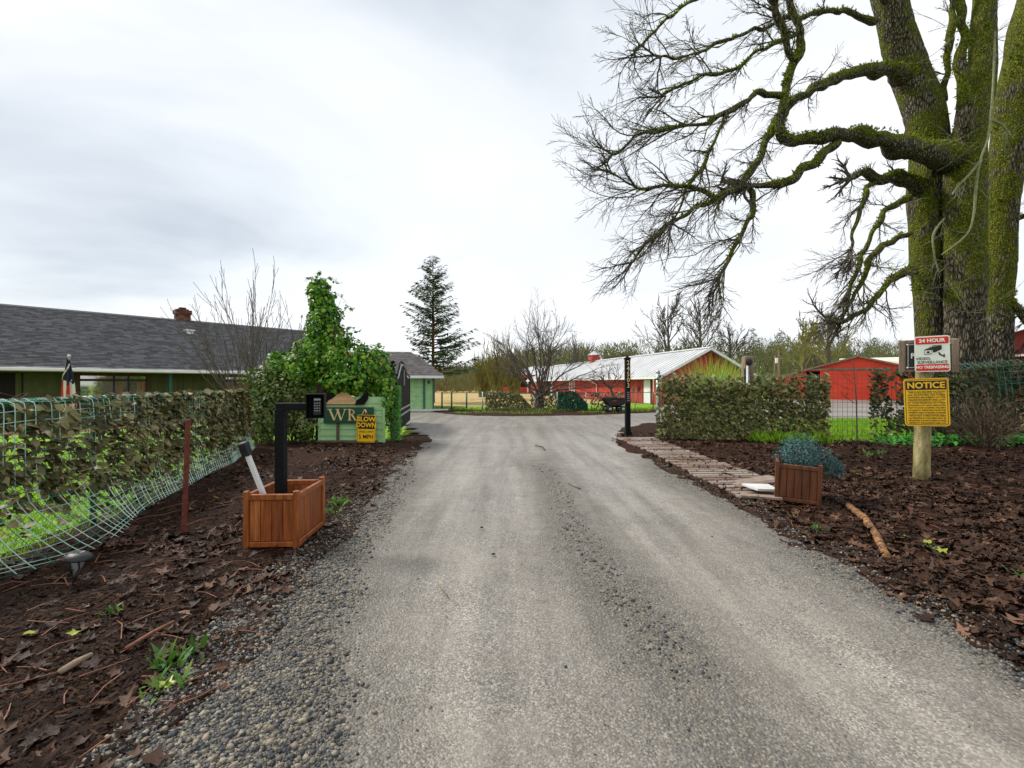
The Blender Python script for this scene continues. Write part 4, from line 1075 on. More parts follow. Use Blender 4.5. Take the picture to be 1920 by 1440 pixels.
# ---- far chain link fence along the field
BF = [(-4.85, 28.3), (2.5, 28.3), (9.4, 29.2)]
at, tan, LL = polyline(BF)
bf = empty('field_fence'); tag(bf, 'green chain link fence running from the garage in front of the straw field', 'fence')
for px in (811, 829, 847, 875, 905, 950, 1003, 1045, 1100, 1165, 1232):
    x = (px-960)/FPX*28.35; y = 28.3 if x < 2.5 else 28.3+(x-2.5)*.13
    b = MB(); b.tube([(x, y, -.1), (x, y, 1.10)], .05 if px < 880 else .035, 8); b.build('post', M_['greenpost' if px < 880 or px > 1200 else 'galv'], bf, True)
b = MB(); b.tube([(at(s).x, at(s).y, 1.06) for s in np.arange(1.3, LL, .6)], .022, 6); b.build('top_rail', M_['greenpost'], bf, True)
b = MB(); b.tube([(-4.3, 28.3, 1.04), (-3.55, 28.3, 1.04)], .022, 6); b.tube([(-4.3, 28.3, .1), (-3.55, 28.3, .1)], .022, 6); b.build('wicket_frame', M_['greenpost'], bf, True)
b = MB()
for dirn in (1, -1):
    s = -1
    while s < LL+1:
        a_, e_ = s-dirn*.5, s+dirn*.5
        if 0 < min(a_, e_) and max(a_, e_) < LL: p, q = at(a_), at(e_); b.tube([(p.x, p.y, .05), (q.x, q.y, 1.05)], .0035, 3, False)
        s += .16
tag(b.build('chain_link', M_['netdark'], bf), kind='stuff')
def panel(label, px0, px1, n, m, ztop, seed, dens=1.0, y=28.05, group=None, thick=.1, sz=(.10, .18)):
    r_ = np.random.default_rng(seed); x0, x1 = (px0-960)/FPX*y, (px1-960)/FPX*y
    x = r_.uniform(x0, x1, n); u = (x-x0)/(x1-x0); zt = ztop(u); z = r_.uniform(0, 1, n)*zt
    k = (r_.uniform(0, 1, n) < dens)
    Pq = np.stack([x, y+r_.uniform(-thick, thick, n), z+.02], 1)[k]; Nq = np.tile([0, -1., .5], (len(Pq), 1))
    o = link('leaf_screen', scatter_mesh('leaf_screen', SIMPLE, Pq, frames(Nq, r_, .5), r_.uniform(*sz, len(Pq)), M_[m], r_), bf)
    return tag(o, label, None, None, 'stuff')
panel('olive leaf screen panel on the field fence, slumped at one end', 910, 995, 1500, 'screengreen', lambda u: np.where(u < .72, 1.1, 1.1-(u-.72)*3.2).clip(.1), 31)
panel('dull olive leaf screen behind the mossy trunk of the bare vase-shaped tree', 995, 1048, 620, 'screengreen', lambda u: 1.08+0*u, 32, .8, 28.7)
panel('dense emerald green leaf screen sagging on the field fence', 1047, 1101, 2600, 'emerald', lambda u: np.where(u < .6, 1.12, 1.12-(u-.6)*1.9).clip(.1), 33, 1.0, 27.9, None, .16, (.08, .14))
panel('sparse brown leaf screen on the fence between emerald screen and dump cart', 1108, 1168, 420, 'screen', lambda u: 1.05+0*u, 34, .7, 28.55)
b = MB(); b.beam((-1.2, 27.2, .08), (2.3, 27.6, .08), .14, .14, bev=.015); tag(b.build('landscape_timber', M_['sill']), 'dark landscape timber lying in front of the far fence', 'timber')

# ------------------------------------------------------------------ gate
gt = empty('driveway_gate'); tag(gt, 'open black metal gate with arched ogee top beside the ivy', 'gate')
ga, gb = Vector((-3.62, 14.2, 0)), Vector((-4.28, 19.0, 0)); gdv = gb-ga; gL = gdv.length; gx = gdv.normalized()
def gz(u): return float(np.interp(u, [0, .06, .13, .2, .28, .38, .5, .62, .75, .88, 1], [1.86, 1.92, 2.1, 2.27, 2.36, 2.37, 2.3, 2.16, 2.02, 1.94, 1.9]))
npk = 40
for k in range(npk):
    u = (k+.5)/npk; b = MB(); p = ga+gdv*u; h = gz(u)-.14
    b.beam(p+Vector((0, 0, .14)), p+Vector((0, 0, h)), .03, gL/npk*.93, up=gx); b.build('picket', M_['black'], gt)
b = MB(); b.tube([ga+gdv*u+Vector((0, 0, gz(u))) for u in np.linspace(0, 1, 26)], .04, 8); b.build('arch_rail', M_['black'], gt, True)
b = MB(); b.tube([ga+gdv*u+Vector((.05, 0, gz(u)-.10)) for u in np.linspace(0, 1, 26)], .018, 6); b.build('inner_arch', M_['galv'], gt, True)
for z in (.55, .75): b = MB(); b.beam(ga+Vector((.04, 0, z)), gb+Vector((.04, 0, z)), .04, .05); b.build('rail', M_['galv'], gt)
b = MB(); b.beam(ga+Vector((0, 0, .12)), gb+Vector((0, 0, .12)), .05, .06); b.build('bottom_rail', M_['black'], gt)
for p, h in ((ga, 1.9), (gb, 1.92)): b = MB(); b.beam(p+Vector((0, 0, .08)), p+Vector((0, 0, h)), .06, .06, up=gx); b.build('stile', M_['black'], gt)
b = MB(); b.beam(ga+gdv*.42+Vector((.06, 0, 1.55)), ga+gdv*.42+Vector((.06, 0, 2.1)), .03, .05, up=gx); b.build('drop_bar', M_['galv'], gt)
gp = empty('gate_post', (-3.6, 13.75, 0)); tag(gp, 'black square gate post with ball finial behind the ivy', 'post')
b = MB(); b.box((0, 0, 1.05), (.13, .13, 2.2)); b.box((0, 0, 2.17), (.18, .18, .04)); b.build('post', M_['black'], gp)
b = MB(); b.lathe([(.01, 0), (.05, .02), (.065, .06), (.05, .11), (.01, .13)], 12, (0, 0, 2.19)); b.build('finial', M_['black'], gp, True)

# ------------------------------------------------------------------ ivy mass, sign monument
IVY = [(np.array([(0,-.42,0),(.20,-.30,.02),(.48,-.10,-.05),(.20,.05,.03),(.22,.30,-.02),(0,.58,-.07),(-.22,.28,-.02),(-.20,.05,.03),(-.46,-.12,-.04),(-.20,-.30,.02),(0,0,.06)]),
        np.array([(10,i,(i+1) % 10) for i in range(10)])),
       (np.array([(0,-.45,0),(.34,-.22,-.04),(.36,.10,.02),(0,.55,-.08),(-.36,.12,.02),(-.34,-.20,-.04),(0,0,.07)]), np.array([(6,i,(i+1) % 6) for i in range(6)]))]
def blob_leaves(blobs, n, seed, shell=(.72, 1.05)):
    """points on the outside of a union of ellipsoids: (centre, radii)"""
    r_ = np.random.default_rng(seed); C = np.array([b[0] for b in blobs], float); Rd = np.array([b[1] for b in blobs], float)
    area = np.array([(a*b+b*c+a*c) for a, b, c in Rd]); which = r_.choice(len(blobs), n, p=area/area.sum())
    d = r_.normal(0, 1, (n, 3)); d /= np.linalg.norm(d, axis=1, keepdims=True)
    k = r_.uniform(*shell, n)[:, None]; p = C[which]+d*Rd[which]*k
    nn = d/Rd[which]; nn /= np.linalg.norm(nn, axis=1, keepdims=True)
    p = C[which]+(p-C[which])*(1+.55*np.array([mnoise.noise(Vector(q)*2.3)+.5*mnoise.noise(Vector(q)*5.1) for q in p]))[:, None]
    keep = np.ones(n, bool)
    for j in range(len(blobs)):
        q = (((p-C[j])/Rd[j])**2).sum(1); keep &= (q > .42) | (which == j)
    return p[keep], nn[keep]
def pxblob(cx, cy, rx, ry, Y, dy):
    c = P(cx, cy, Y); return ((c.x, c.y, c.z), (rx/FPX*Y, dy, ry/FPX*Y))
iv = empty('ivy_stump'); tag(iv, 'tall dead trunk smothered in glossy green ivy above the green sign', 'ivy')
IB = [pxblob(599, 540, 20, 20, 12.9, .32), pxblob(604, 566, 27, 26, 12.9, .38), pxblob(612, 596, 32, 32, 12.9, .45), pxblob(616, 628, 36, 34, 12.9, .5), pxblob(604, 660, 42, 40, 12.9, .6),
      pxblob(642, 682, 54, 44, 12.8, .7), pxblob(692, 690, 42, 40, 12.8, .65), pxblob(716, 718, 24, 34, 12.8, .6), pxblob(655, 716, 62, 26, 12.5, .55), pxblob(560, 694, 44, 38, 12.8, .65), pxblob(524, 690, 24, 26, 12.7, .4), pxblob(724, 752, 18, 42, 12.5, .32)]
p_, n_ = blob_leaves(IB, 15000, 3)
# ragged sprays sticking out of the top and sides
r = np.random.default_rng(40); extra = []
b = MB()
for (cx, cy, dxp, dyp) in ((600, 530, -30, -4), (605, 525, 34, 8), (610, 548, 40, 18), (640, 588, 22, -6), (650, 620, 20, 4), (700, 655, 22, -2), (575, 655, -30, -4), (720, 665, 12, 10), (592, 525, 10, -14)):
    a_ = P(cx, cy, 12.7); e_ = P(cx+dxp, cy+dyp, 12.6+r.uniform(-.2, .2)); m_ = (a_+e_)/2+Vector((0, 0, .12))
    b.tube([a_, m_, e_], [.012, .008, .004], 4)
    for k in range(14):
        t = r.uniform(.2, 1); q = a_.lerp(m_, t*2) if t < .5 else m_.lerp(e_, t*2-1); extra.append((q.x+r.normal(0, .04), q.y+r.normal(0, .04), q.z+r.normal(0, .035)))
p_ = np.concatenate([p_, np.array(extra)]); n_ = np.concatenate([n_, np.tile([0, -.6, .8], (len(extra), 1))])
# keep the painted sign free of leaves
free = ~((p_[:, 1] < 12.75) & (p_[:, 2] < HC-(752-720)/FPX*12.2) & (p_[:, 0] > (600-960)/FPX*12.2) & (p_[:, 0] < (717-960)/FPX*12.2))
p_, n_ = p_[free], n_[free]
tag(link('ivy_leaves', scatter_mesh('ivy_leaves', IVY, p_, frames(n_+np.array([0, 0, .35]), r, .45), r.gamma(7, .0135, len(p_)).clip(.04, .17), M_['ivy'], r, np.where(r.uniform(0, 1, len(p_)) < .02, .97, r.beta(1.7, 1.9, len(p_))*.88)), iv), kind='stuff')
tag(b.build('ivy_stems', M_['deadwood'], iv), kind='stuff')
b = MB(); b.tube([P(612, 828, 12.9), P(612, 700, 12.9), P(610, 600, 12.9), P(600, 540, 12.9)], [.3, .26, .18, .12], 10); b.build('trunk', M_['deadwood'], iv, True)
cl = empty('climber_shrub'); tag(cl, 'dull green tangled climber clump between the netting fence and mint signboard', 'shrub')
CB = [pxblob(500, 730, 36, 50, 12.3, .55), pxblob(498, 790, 32, 44, 12.0, .45), pxblob(545, 760, 44, 60, 12.4, .5), pxblob(570, 800, 26, 34, 12.2, .35)]
p_, n_ = blob_leaves(CB, 5200, 5, (.55, 1.1))
k_ = p_[:, 2] > .03; p_, n_ = p_[k_], n_[k_]
tag(link('foliage', scatter_mesh('foliage', IVY, p_, frames(n_+np.array([0, 0, .3]), r, .5), r.uniform(.05, .115, len(p_)), M_['dullivy'], r), cl), kind='stuff')
b = MB()
for k in range(70):
    a_ = P(rr.uniform(475, 590), 835, 12.3); q = a_+Vector((rr.uniform(-.3, .3), rr.uniform(-.2, .2), rr.uniform(.5, 1.2))); e_ = q+Vector((rr.uniform(-.4, .4), rr.uniform(-.2, .2), rr.uniform(.2, .8)))
    b.tube([a_, q, e_], [.012, .008, .003], 4)
tag(b.build('stems', M_['deadwood'], cl), kind='stuff')
hc = empty('hedge_column', (-3.28, 12.75, 0)); tag(hc, 'narrow column of small bright green leaves beside the signboard', 'hedge')
r = np.random.default_rng(44); n = 2600
x = r.uniform(-.17, .17, n); z = r.uniform(.02, 1.55, n); y = r.uniform(-.14, .14, n)
tag(link('foliage', scatter_mesh('foliage', SIMPLE, np.stack([x, y, z], 1), frames(np.stack([x, y-.1, .1+0*x], 1)*6, r, .5), r.uniform(.035, .06, n), M_['hedge'], r), hc), kind='stuff')
b = MB(); b.box((0, 0, .8), (.2, .14, 1.5)); b.build('post', M_['sill'], hc)

mo = empty('sign_monument', (-4.31, 12.25, 0)); tag(mo, 'mint clapboard signboard under the ivy standing on a dark timber sill', 'signboard')
for k in range(7):
    b = MB(); b.box((0, 0, 0), (1.72, .03, .185)); o = b.build('clapboard', M_['mint'], mo); o.location = (0, 0, .13+k*.172); o.rotation_euler = (math.radians(-7), 0, 0)
for x in (-.87, .87): b = MB(); b.box((x, -.005, .64), (.05, .07, 1.24)); b.build('corner_board', M_['mint'], mo)
b = MB(); b.box((-.10, -.06, .02), (1.62, .16, .14), bev=.015); b.build('timber_sill', M_['sill'], mo)
b = MB(); b.box((-.36, -.045, .30), (.07, .04, .55)); b.build('batten', M_['sill'], mo)
# carved wooden crest, partly hidden by ivy
b = MB(); b.prism([(-.52, 0), (.42, 0), (.30, .10), (.12, .26), (-.05, .33), (-.22, .24), (-.40, .16)], -.075, -.045, None, (-.18, 0, 1.065)); crest = b.build('wooden_crest', M_['tanboard'], mo)
b = MB(); b.prism([(-.60, -.02), (-.50, -.02), (-.42, .09), (-.30, .15), (-.22, .22), (-.28, .30), (-.52, .26), (-.62, .12)], -.085, -.04, None, (-.18, 0, 1.07)); b.prism([(.28, -.03), (.52, -.02), (.62, .10), (.66, .30), (.54, .30), (.44, .16), (.34, .10)], -.085, -.04, None, (-.18, 0, 1.07)); b.build('black_scroll', M_['black'], crest)
wr = empty('name_board', (-4.365, 12.17, .0)); tag(wr, 'dark green painted board with gold WRA letters on the signboard', 'sign')
b = MB(); b.box((0, 0, .77), (1.34, .04, .43), bev=.012); b.build('board', M_['signgreen'], wr)
b = MB(); b.box((0, -.008, .98), (1.35, .035, .022)); b.build('top_trim', M_['greywood'], wr)
def stroke(b, x0, z0, x1, z1, w0, y=-.028):
    b.prism([(x0-w0/2, z0), (x0+w0/2, z0), (x1+w0/2, z1), (x1-w0/2, z1)], y, y+.012)
def serif(b, x, z, wd_, y=-.0285): b.prism([(x-wd_/2, z-.008), (x+wd_/2, z-.008), (x+wd_/2, z+.008), (x-wd_/2, z+.008)], y, y+.012)
def ring(b, pts, y=-.028): b.prism(pts, y, y+.012)
zb, zt = .635, .925
b = MB(); stroke(b, -.38, zb, -.50, zt, .05); stroke(b, -.376, zb, -.29, zt-.04, .018, -.027); stroke(b, -.20, zb, -.295, zt, .05, -.029); stroke(b, -.196, zb, -.09, zt, .018, -.0275)
serif(b, -.50, zt, .12); serif(b, -.295, zt, .10, -.030); serif(b, -.09, zt, .09); o = b.build('letter_w', M_['gold'], wr)
b = MB(); stroke(b, .03, zb, .03, zt, .042); serif(b, .03, zb, .10); serif(b, .02, zt, .08)
out = [(.04+.125*math.sin(a), .85+.075*math.cos(a)) for a in np.linspace(0, math.pi, 9)]; inn = [(.04+.095*math.sin(a), .85+.06*math.cos(a)) for a in np.linspace(math.pi, 0, 9)]
ring(b, out+inn, -.027); stroke(b, .19, zb, .09, .78, .045, -.0275); serif(b, .20, zb, .09, -.03); b.build('letter_r', M_['gold'], wr)
b = MB(); stroke(b, .30, zb, .43, zt, .02); stroke(b, .56, zb, .44, zt, .05, -.0275); b.prism([(.345, .715), (.52, .715), (.515, .735), (.352, .735)], -.026, -.014); serif(b, .30, zb, .09); serif(b, .56, zb, .12, -.03); b.build('letter_a', M_['gold'], wr)

# ------------------------------------------------------------------ flat signs
def rrect(w_, h_, rad, n=5):
    pts = []
    for cx, cz, a0 in ((w_/2-rad, -h_/2+rad, -90), (w_/2-rad, h_/2-rad, 0), (-w_/2+rad, h_/2-rad, 90), (-w_/2+rad, -h_/2+rad, 180)):
        for k in range(n+1):
            a = math.radians(a0+90*k/n); pts.append((cx+rad*math.cos(a), cz+rad*math.sin(a)))
    return pts
def plate(parent, name, m, w_, h_, rad, y, th=.003, cz=0.0, cx=0.0):
    b = MB(); b.prism(rrect(w_, h_, rad), y-th, y, None, (cx, 0, cz)); return b.build(name, m, parent)
def frame_line(parent, m, w_, h_, rad, lw, y):
    b = MB(); o = rrect(w_, h_, rad); i = rrect(w_-2*lw, h_-2*lw, max(.004, rad-lw)); n = len(o)
    for k in range(n):
        j = (k+1) % n; b.quad((o[k][0], y, o[k][1]), (o[j][0], y, o[j][1]), (i[j][0], y, i[j][1]), (i[k][0], y, i[k][1]))
    return b.build('border_line', m, parent)
ss_ = empty('speed_sign', (-3.87, 12.05, 0), rot=(0, math.radians(1.5), 0)); tag(ss_, 'yellow and black slow down five mph sign in front of the signboard', 'sign')
b = MB(); b.box((0, .03, .4), (.05, .03, .9)); b.build('stake', M_['sill'], ss_)
f = empty('face', (0, 0, .42)); f.parent = ss_
plate(f, 'plate', M_['yellow'], .50, .73, .06, 0)
frame_line(f, M_['ink'], .475, .705, .05, .010, -.0045)
plate(f, 'black_panel', M_['ink'], .44, .35, .03, -.0035, .003, .165)
text('SLOW', .17, M_['yellow'], f, (0, -.008, .245), bold=.006, sx=1.0)
text('DOWN', .17, M_['yellow'], f, (0, -.008, .09), bold=.006, sx=.92)
text('SPEED LIMIT', .075, M_['ink'], f, (0, -.005, -.085), sx=.95)
text('5 MPH', .155, M_['ink'], f, (0, -.005, -.22), bold=.002, sx=.9)

# ---- sign post
sp_ = empty('sign_post', tuple(G(1728, 902)), rot=(0, math.radians(.5), 0)); tag(sp_, 'weathered round wooden post carrying the signs in the leaf litter', 'post')
b = MB(); rs = random.Random(3); b.tube([(0, 0, -.15), (0, 0, .3), (.01, 0, .9), (.015, 0, 1.5), (.02, 0, 2.36)], [.118, .112, .108, .106, .10], 18); b.build('post', M_['post'], sp_, True)
pc = G(1728, 902); look = math.atan2(-pc.x, pc.y)*.82          # signs turned towards the drive
fx = Vector((math.cos(look), math.sin(look), 0)); fn = Vector((math.sin(look), -math.cos(look), 0))
def sign_root(name, label, z, off, tilt=0.0, shift=0.0):
    p = pc+fn*off+fx*shift; o = empty(name, (p.x, p.y, z), rot=(0, math.radians(tilt), look)); return tag(o, label, 'sign')
zc = lambda py: HC-(py-720)/FPX*pc.y
ns = sign_root('notice_sign', 'yellow equine facility notice sign with black header on the round post', zc(753.5), .125, -2.0, .04)
NW, NH = .55, .775
plate(ns, 'plate', M_['yellow'], NW, NH, .05, 0); frame_line(ns, M_['ink'], NW-.035, NH-.035, .04, .008, -.0045)
plate(ns, 'header', M_['ink'], NW-.06, .145, .012, -.0035, .003, .275)
text('NOTICE', .135, M_['yellow'], ns, (0, -.008, .27), bold=.004, sx=.93)
z = .165
for i, (ln, sz) in enumerate((('THIS IS AN EQUINE FACILITY', .040), ('ALL ACTIVITIES ON THESE', .036), ('GROUNDS ARE SUBJECT TO THE', .036), ('EQUINE INHERENT RISK LAW', .036),
        ('BY YOUR PRESENCE ON THESE', .031), ('GROUNDS YOU HAVE INDICATED', .031), ('THAT YOU HAVE ACCEPTED THE LIMITS', .031), ('OF LIABILITY RESULTING FROM THE', .031), ('INHERENT RISKS OF EQUINE ACTIVITIES', .031),
        ('THIS IS NOT A SPECTATOR AREA', .037), ('ALL PERSONS IN THIS AREA WILL BE', .033), ('REGARDED AS PARTICIPANTS AND', .033), ('LIMITED BY THE INHERENT RISK LAW', .033))):
    me = text_mesh(ln, sz, M_['ink'], bold=.0006, ext=.0008); wmax = max(v.co.x for v in me.vertices)*2; k = min(1.15, .455/wmax)
    for v in me.vertices: v.co.x *= k
    link('lettering', me, ns, (0, -.0055, z), (math.pi/2, 0, 0)); z -= .040
    if i in (0, 3, 8): b = MB(); b.box((0, -.005, z+.016), (.40, .001, .0035)); b.build('rule_line', M_['ink'], ns); z -= .008
vs = sign_root('surveillance_sign', 'red and white video surveillance no trespassing sign on the round post', zc(665), .185, -1.0, .10)
VW, VH = .425, .575
plate(vs, 'plate', M_['offwhite'], VW, VH, .035, 0); plate(vs, 'red_header', M_['red'], VW-.03, .11, .02, -.0035, .003, .213); plate(vs, 'red_footer', M_['red'], VW-.03, .105, .02, -.0035, .003, -.218)
text('24 HOUR', .075, M_['offwhite'], vs, (.0, -.008, .212), bold=.003, sx=1.0)
text('NO TRESPASSING', .058, M_['offwhite'], vs, (0, -.008, -.215), bold=.002, sx=.86)
text('VIDEO.', .062, M_['ink'], vs, (-.105, -.005, -.075), bold=.0004, sx=.95)
text('SURVEILLANCE', .062, M_['ink'], vs, (-.0, -.005, -.135), bold=.0004, sx=.86)
for s_, c_ in ((-.165, -.195), (.165, -.195)):
    for q in ((-.165, .14), (-.165, -.14)): pass
b = MB()                                             # camera pictogram
b.prism([(.02, .015), (.115, .065), (.115, .135), (.02, .115), (-.09, .07), (.0, .07)], -.0065, -.0045); b.prism([(-.09, .075), (.02, .122), (.112, .140), (.02, .135)], -.0075, -.0046)
b.prism([(.07, .02), (.09, .02), (.10, -.005), (.135, -.03), (.135, -.01), (.15, -.01), (.15, -.06), (.135, -.06), (.13, -.048), (.085, -.022)], -.0062, -.0044); b.build('camera_pictogram', M_['ink'], vs)
b = MB()
o_ = [(-.092, -.008), (-.005, .0), (-.005, .066), (-.092, .066)]
for k in range(4):
    a_, e_ = o_[k], o_[(k+1) % 4]; b.beam((a_[0], -.006, a_[1]), (e_[0], -.006, e_[1]), .002, .007)
b.prism([(-.045+.018*math.cos(a), .028+.018*math.sin(a)) for a in np.linspace(0, 2*math.pi, 14)[:-1]], -.0068, -.0043); b.build('camera_lens', M_['ink'], vs)
bs = sign_root('property_sign', 'black sign on a grey wooden board mostly hidden behind the surveillance sign', zc(668), .135, 0, .06)
b = MB(); b.box((0, .022, 0), (.70, .04, .53), bev=.01); b.build('backing_board', M_['greywood'], bs)
for x in (-.32, .32): b = MB(); b.box((x, -.006, -.01), (.085, .02, .52), bev=.006); b.build('side_board', M_['greywood'], bs)
plate(bs, 'plate', M_['ink'], .54, .42, .01, -.008, .004); frame_line(bs, M_['white'], .50, .38, .01, .006, -.0135)
text('PROPERTY', .115, M_['white'], bs, (0, -.014, .0), bold=.004, sx=.78)
for x, z in ((-.255, .19), (.255, .19), (-.255, -.19), (.255, -.19)): b = MB(); b.lathe([(.014, 0), (.012, .006), (.004, .009)], 8); o = b.build('screw_cap', M_['white'], bs, False, (x, -.012, z), (math.pi/2, 0, 0))

# ---- house number post
np_ = empty('number_post', tuple(G(1177, 819)), rot=(0, math.radians(-.3), math.radians(3))); tag(np_, 'black square post with gold house number 24503 at the plank walkway', 'post')
b = MB(); b.box((0, 0, 1.15), (.145, .145, 2.4), bev=.008); b.build('post', M_['black'], np_)
b = MB(); b.box((0, 0, 2.365), (.17, .17, .04)); b.lathe([(.10, 0), (.03, .05), (.035, .07), (.01, .09)], 8, (0, 0, 2.385)); b.build('cap', M_['black'], np_)
for k, d in enumerate('24503'): text(d, .20, M_['gold'], np_, (0, -.078, 2.235-k*.172), bold=.002, sx=.9)
b = MB(); b.box((0, -.075, 1.22), (.10, .006, .36)); b.build('small_plate', M_['blackmat'], np_)
for k in range(5): b = MB(); b.box((0, -.08, 1.34-k*.06), (.07, .003, .012)); b.build('engraved_line', M_['galv'], np_)

# ------------------------------------------------------------------ planters and small things
def zat(zf, x, y): return float(zf(np.array([x]), np.array([y]))[0])
def planter(name, label, loc, rot, W, D, Hh, m, nsx, nsy):
    o = empty(name, loc, rot=rot); tag(o, label, 'planter', 'wooden planter boxes'); pt = .05
    for sx in (0, 1):
        for sy in (0, 1):
            b = MB(); b.box((sx*W+(pt/2 if sx == 0 else -pt/2), sy*D+(pt/2 if sy == 0 else -pt/2), Hh/2+.012), (pt, pt, Hh+.024), bev=.006); b.build('corner_post', M_[m], o)
    for sy in (0, 1):
        y = .024 if sy == 0 else D-.024
        for z, h in ((.045, .05), (Hh-.035, .055)): b = MB(); b.box((W/2, y, z), (W-2*pt+.004, .036, h), bev=.005); b.build('rail', M_[m], o)
        wd = (W-2*pt)/nsx
        for k in range(nsx): b = MB(); b.box((pt+wd*(k+.5), y+(.006 if sy == 0 else -.006), Hh/2+.004), (wd-.005, .018, Hh-.14), bev=.003); b.build('slat', PLV[rr.randrange(3)] if m == 'planter' else M_[m], o)
    for sx in (0, 1):
        x = .024 if sx == 0 else W-.024
        for z, h in ((.045, .05), (Hh-.035, .055)): b = MB(); b.box((x, D/2, z), (.036, D-2*pt+.004, h), bev=.005); b.build('rail', M_[m], o)
        wd = (D-2*pt)/nsy
        for k in range(nsy): b = MB(); b.box((x+(.006 if sx == 0 else -.006), pt+wd*(k+.5), Hh/2+.004), (.018, wd-.005, Hh-.14), bev=.003); b.build('slat', PLV[rr.randrange(3)] if m == 'planter' else M_[m], o)
    b = MB(); b.box((W/2, D/2, Hh*.33), (W-.09, D-.09, Hh*.55)); b.build('soil', M_['soil'], o)
    return o
plz = zat(lz, -2.28, 4.6)-.004
pl = planter('planter_box', 'orange stained cedar planter box holding the black keypad post', (-2.545, 4.30, plz), (0, 0, math.radians(2.5)), .515, .70, .53, 'planter', 4, 4)
prz = zat(rz_, 3.9, 6.2)+.0
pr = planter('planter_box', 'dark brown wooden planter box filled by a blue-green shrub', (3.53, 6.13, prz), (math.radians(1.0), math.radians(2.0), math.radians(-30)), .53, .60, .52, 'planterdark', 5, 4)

# keypad post
kp = empty('keypad_post', (-2.375, 4.68, plz+.17)); tag(kp, 'black gooseneck gate keypad on a square post standing in the cedar planter', 'keypad')
zk = 1.395-kp.location.z
b = MB(); b.box((0, 0, (zk-.05)/2), (.092, .092, zk-.05), bev=.006); b.build('post', M_['black'], kp)
b = MB(); b.box((.115, 0, zk-.025), (.32, .075, .072), bev=.005); b.build('arm', M_['black'], kp)
kb = empty('keypad_housing', (.365, -.01, zk-.02), math.radians(16)); kb.parent = kp; kb.scale = (.86, .95, 1)
b = MB()
b.box((-.098, 0, 0), (.010, .17, .25)); b.box((.098, 0, .0), (.010, .17, .25)); b.box((0, .08, 0), (.186, .010, .25)); b.box((0, 0, .12), (.186, .15, .010)); b.box((0, .02, -.12), (.186, .11, .010)); b.build('hood', M_['black'], kb)
b = MB(); b.box((.01, .045, -.005), (.105, .05, .20), bev=.012); kpd = b.build('keypad', M_['blackmat'], kb)
b = MB(); b.box((.01, .018, .065), (.075, .004, .018)); b.build('display', M_['galv'], kpd)
for i in range(4):
    for j in range(3): b = MB(); b.box((.01-.026+.026*j, .017, .028-.026*i), (.017, .006, .010), bev=.002); b.build('key', M_['galv'], kpd)
# white marker pole leaning in the planter
mk = empty('marker_pole'); tag(mk, 'white square pole with a black block tip leaning in the cedar planter', 'pole')
a_ = P(503, 950, 4.52); e_ = P(464, 852, 4.40); dv = (e_-a_).normalized(); a_ = a_-dv*.12; t_ = P(454, 829, 4.37)
b = MB(); b.beam(a_, e_, .042, .042, up=(0, 1, 0), bev=.004); b.build('pole', M_['white'], mk)
b = MB(); b.beam(e_-dv*.01, e_+dv*.125, .075, .075, up=(0, 1, 0), bev=.008); b.build('tip_block', M_['blackmat'], mk)
b = MB(); b.box((-2.30, 4.72, plz+.36), (.16, .10, .05), bev=.02); tag(b.build('green_cloth', M_['teal']), 'crumpled teal cloth inside the cedar planter box', 'cloth')
# rusty stake
sb = G(343, 1002); st = P(353, 787, sb.y)
b = MB(); b.tube([sb+Vector((0, 0, -.12)), (sb+st)/2+Vector((.005, 0, 0)), st], [.026, .025, .024], 8); stk = b.build('rusty_stake', M_['rust']); tag(stk, 'rusty brown steel stake standing in front of the netting fence', 'stake')
# solar light
lp_ = G(137, 1105); sol = empty('solar_light', (lp_.x, lp_.y, zat(lz, lp_.x, lp_.y)-.01), rot=(math.radians(-4), math.radians(6), .3)); tag(sol, 'small black solar garden light stuck in the bark mulch', 'garden light')
b = MB(); b.lathe([(.004, -.06), (.012, 0), (.014, .07), (.022, .085), (.024, .10), (.014, .105)], 10); b.build('spike', M_['blackmat'], sol, True)
b = MB(); b.lathe([(.020, .10), (.048, .19), (.052, .205)], 12); b.build('lamp_glass', mat('frosted_lamp', [(.30,.30,.28)], rough=.25), sol, True)
for k in range(6):
    a = k*math.pi/3; b = MB(); b.tube([(.024*math.cos(a), .024*math.sin(a), .10), (.046*math.cos(a+.35), .046*math.sin(a+.35), .15), (.062*math.cos(a), .062*math.sin(a), .215)], .005, 5); b.build('cage_rib', M_['blackmat'], sol)
b = MB(); b.lathe([(.06, .205), (.094, .214), (.096, .224), (.082, .246), (.06, .262), (.03, .270)], 20); b.build('cap', M_['blackmat'], sol, True)
b = MB(); b.box((0, 0, .269), (.062, .062, .006)); b.build('solar_panel', M_['glass_dark'], sol)

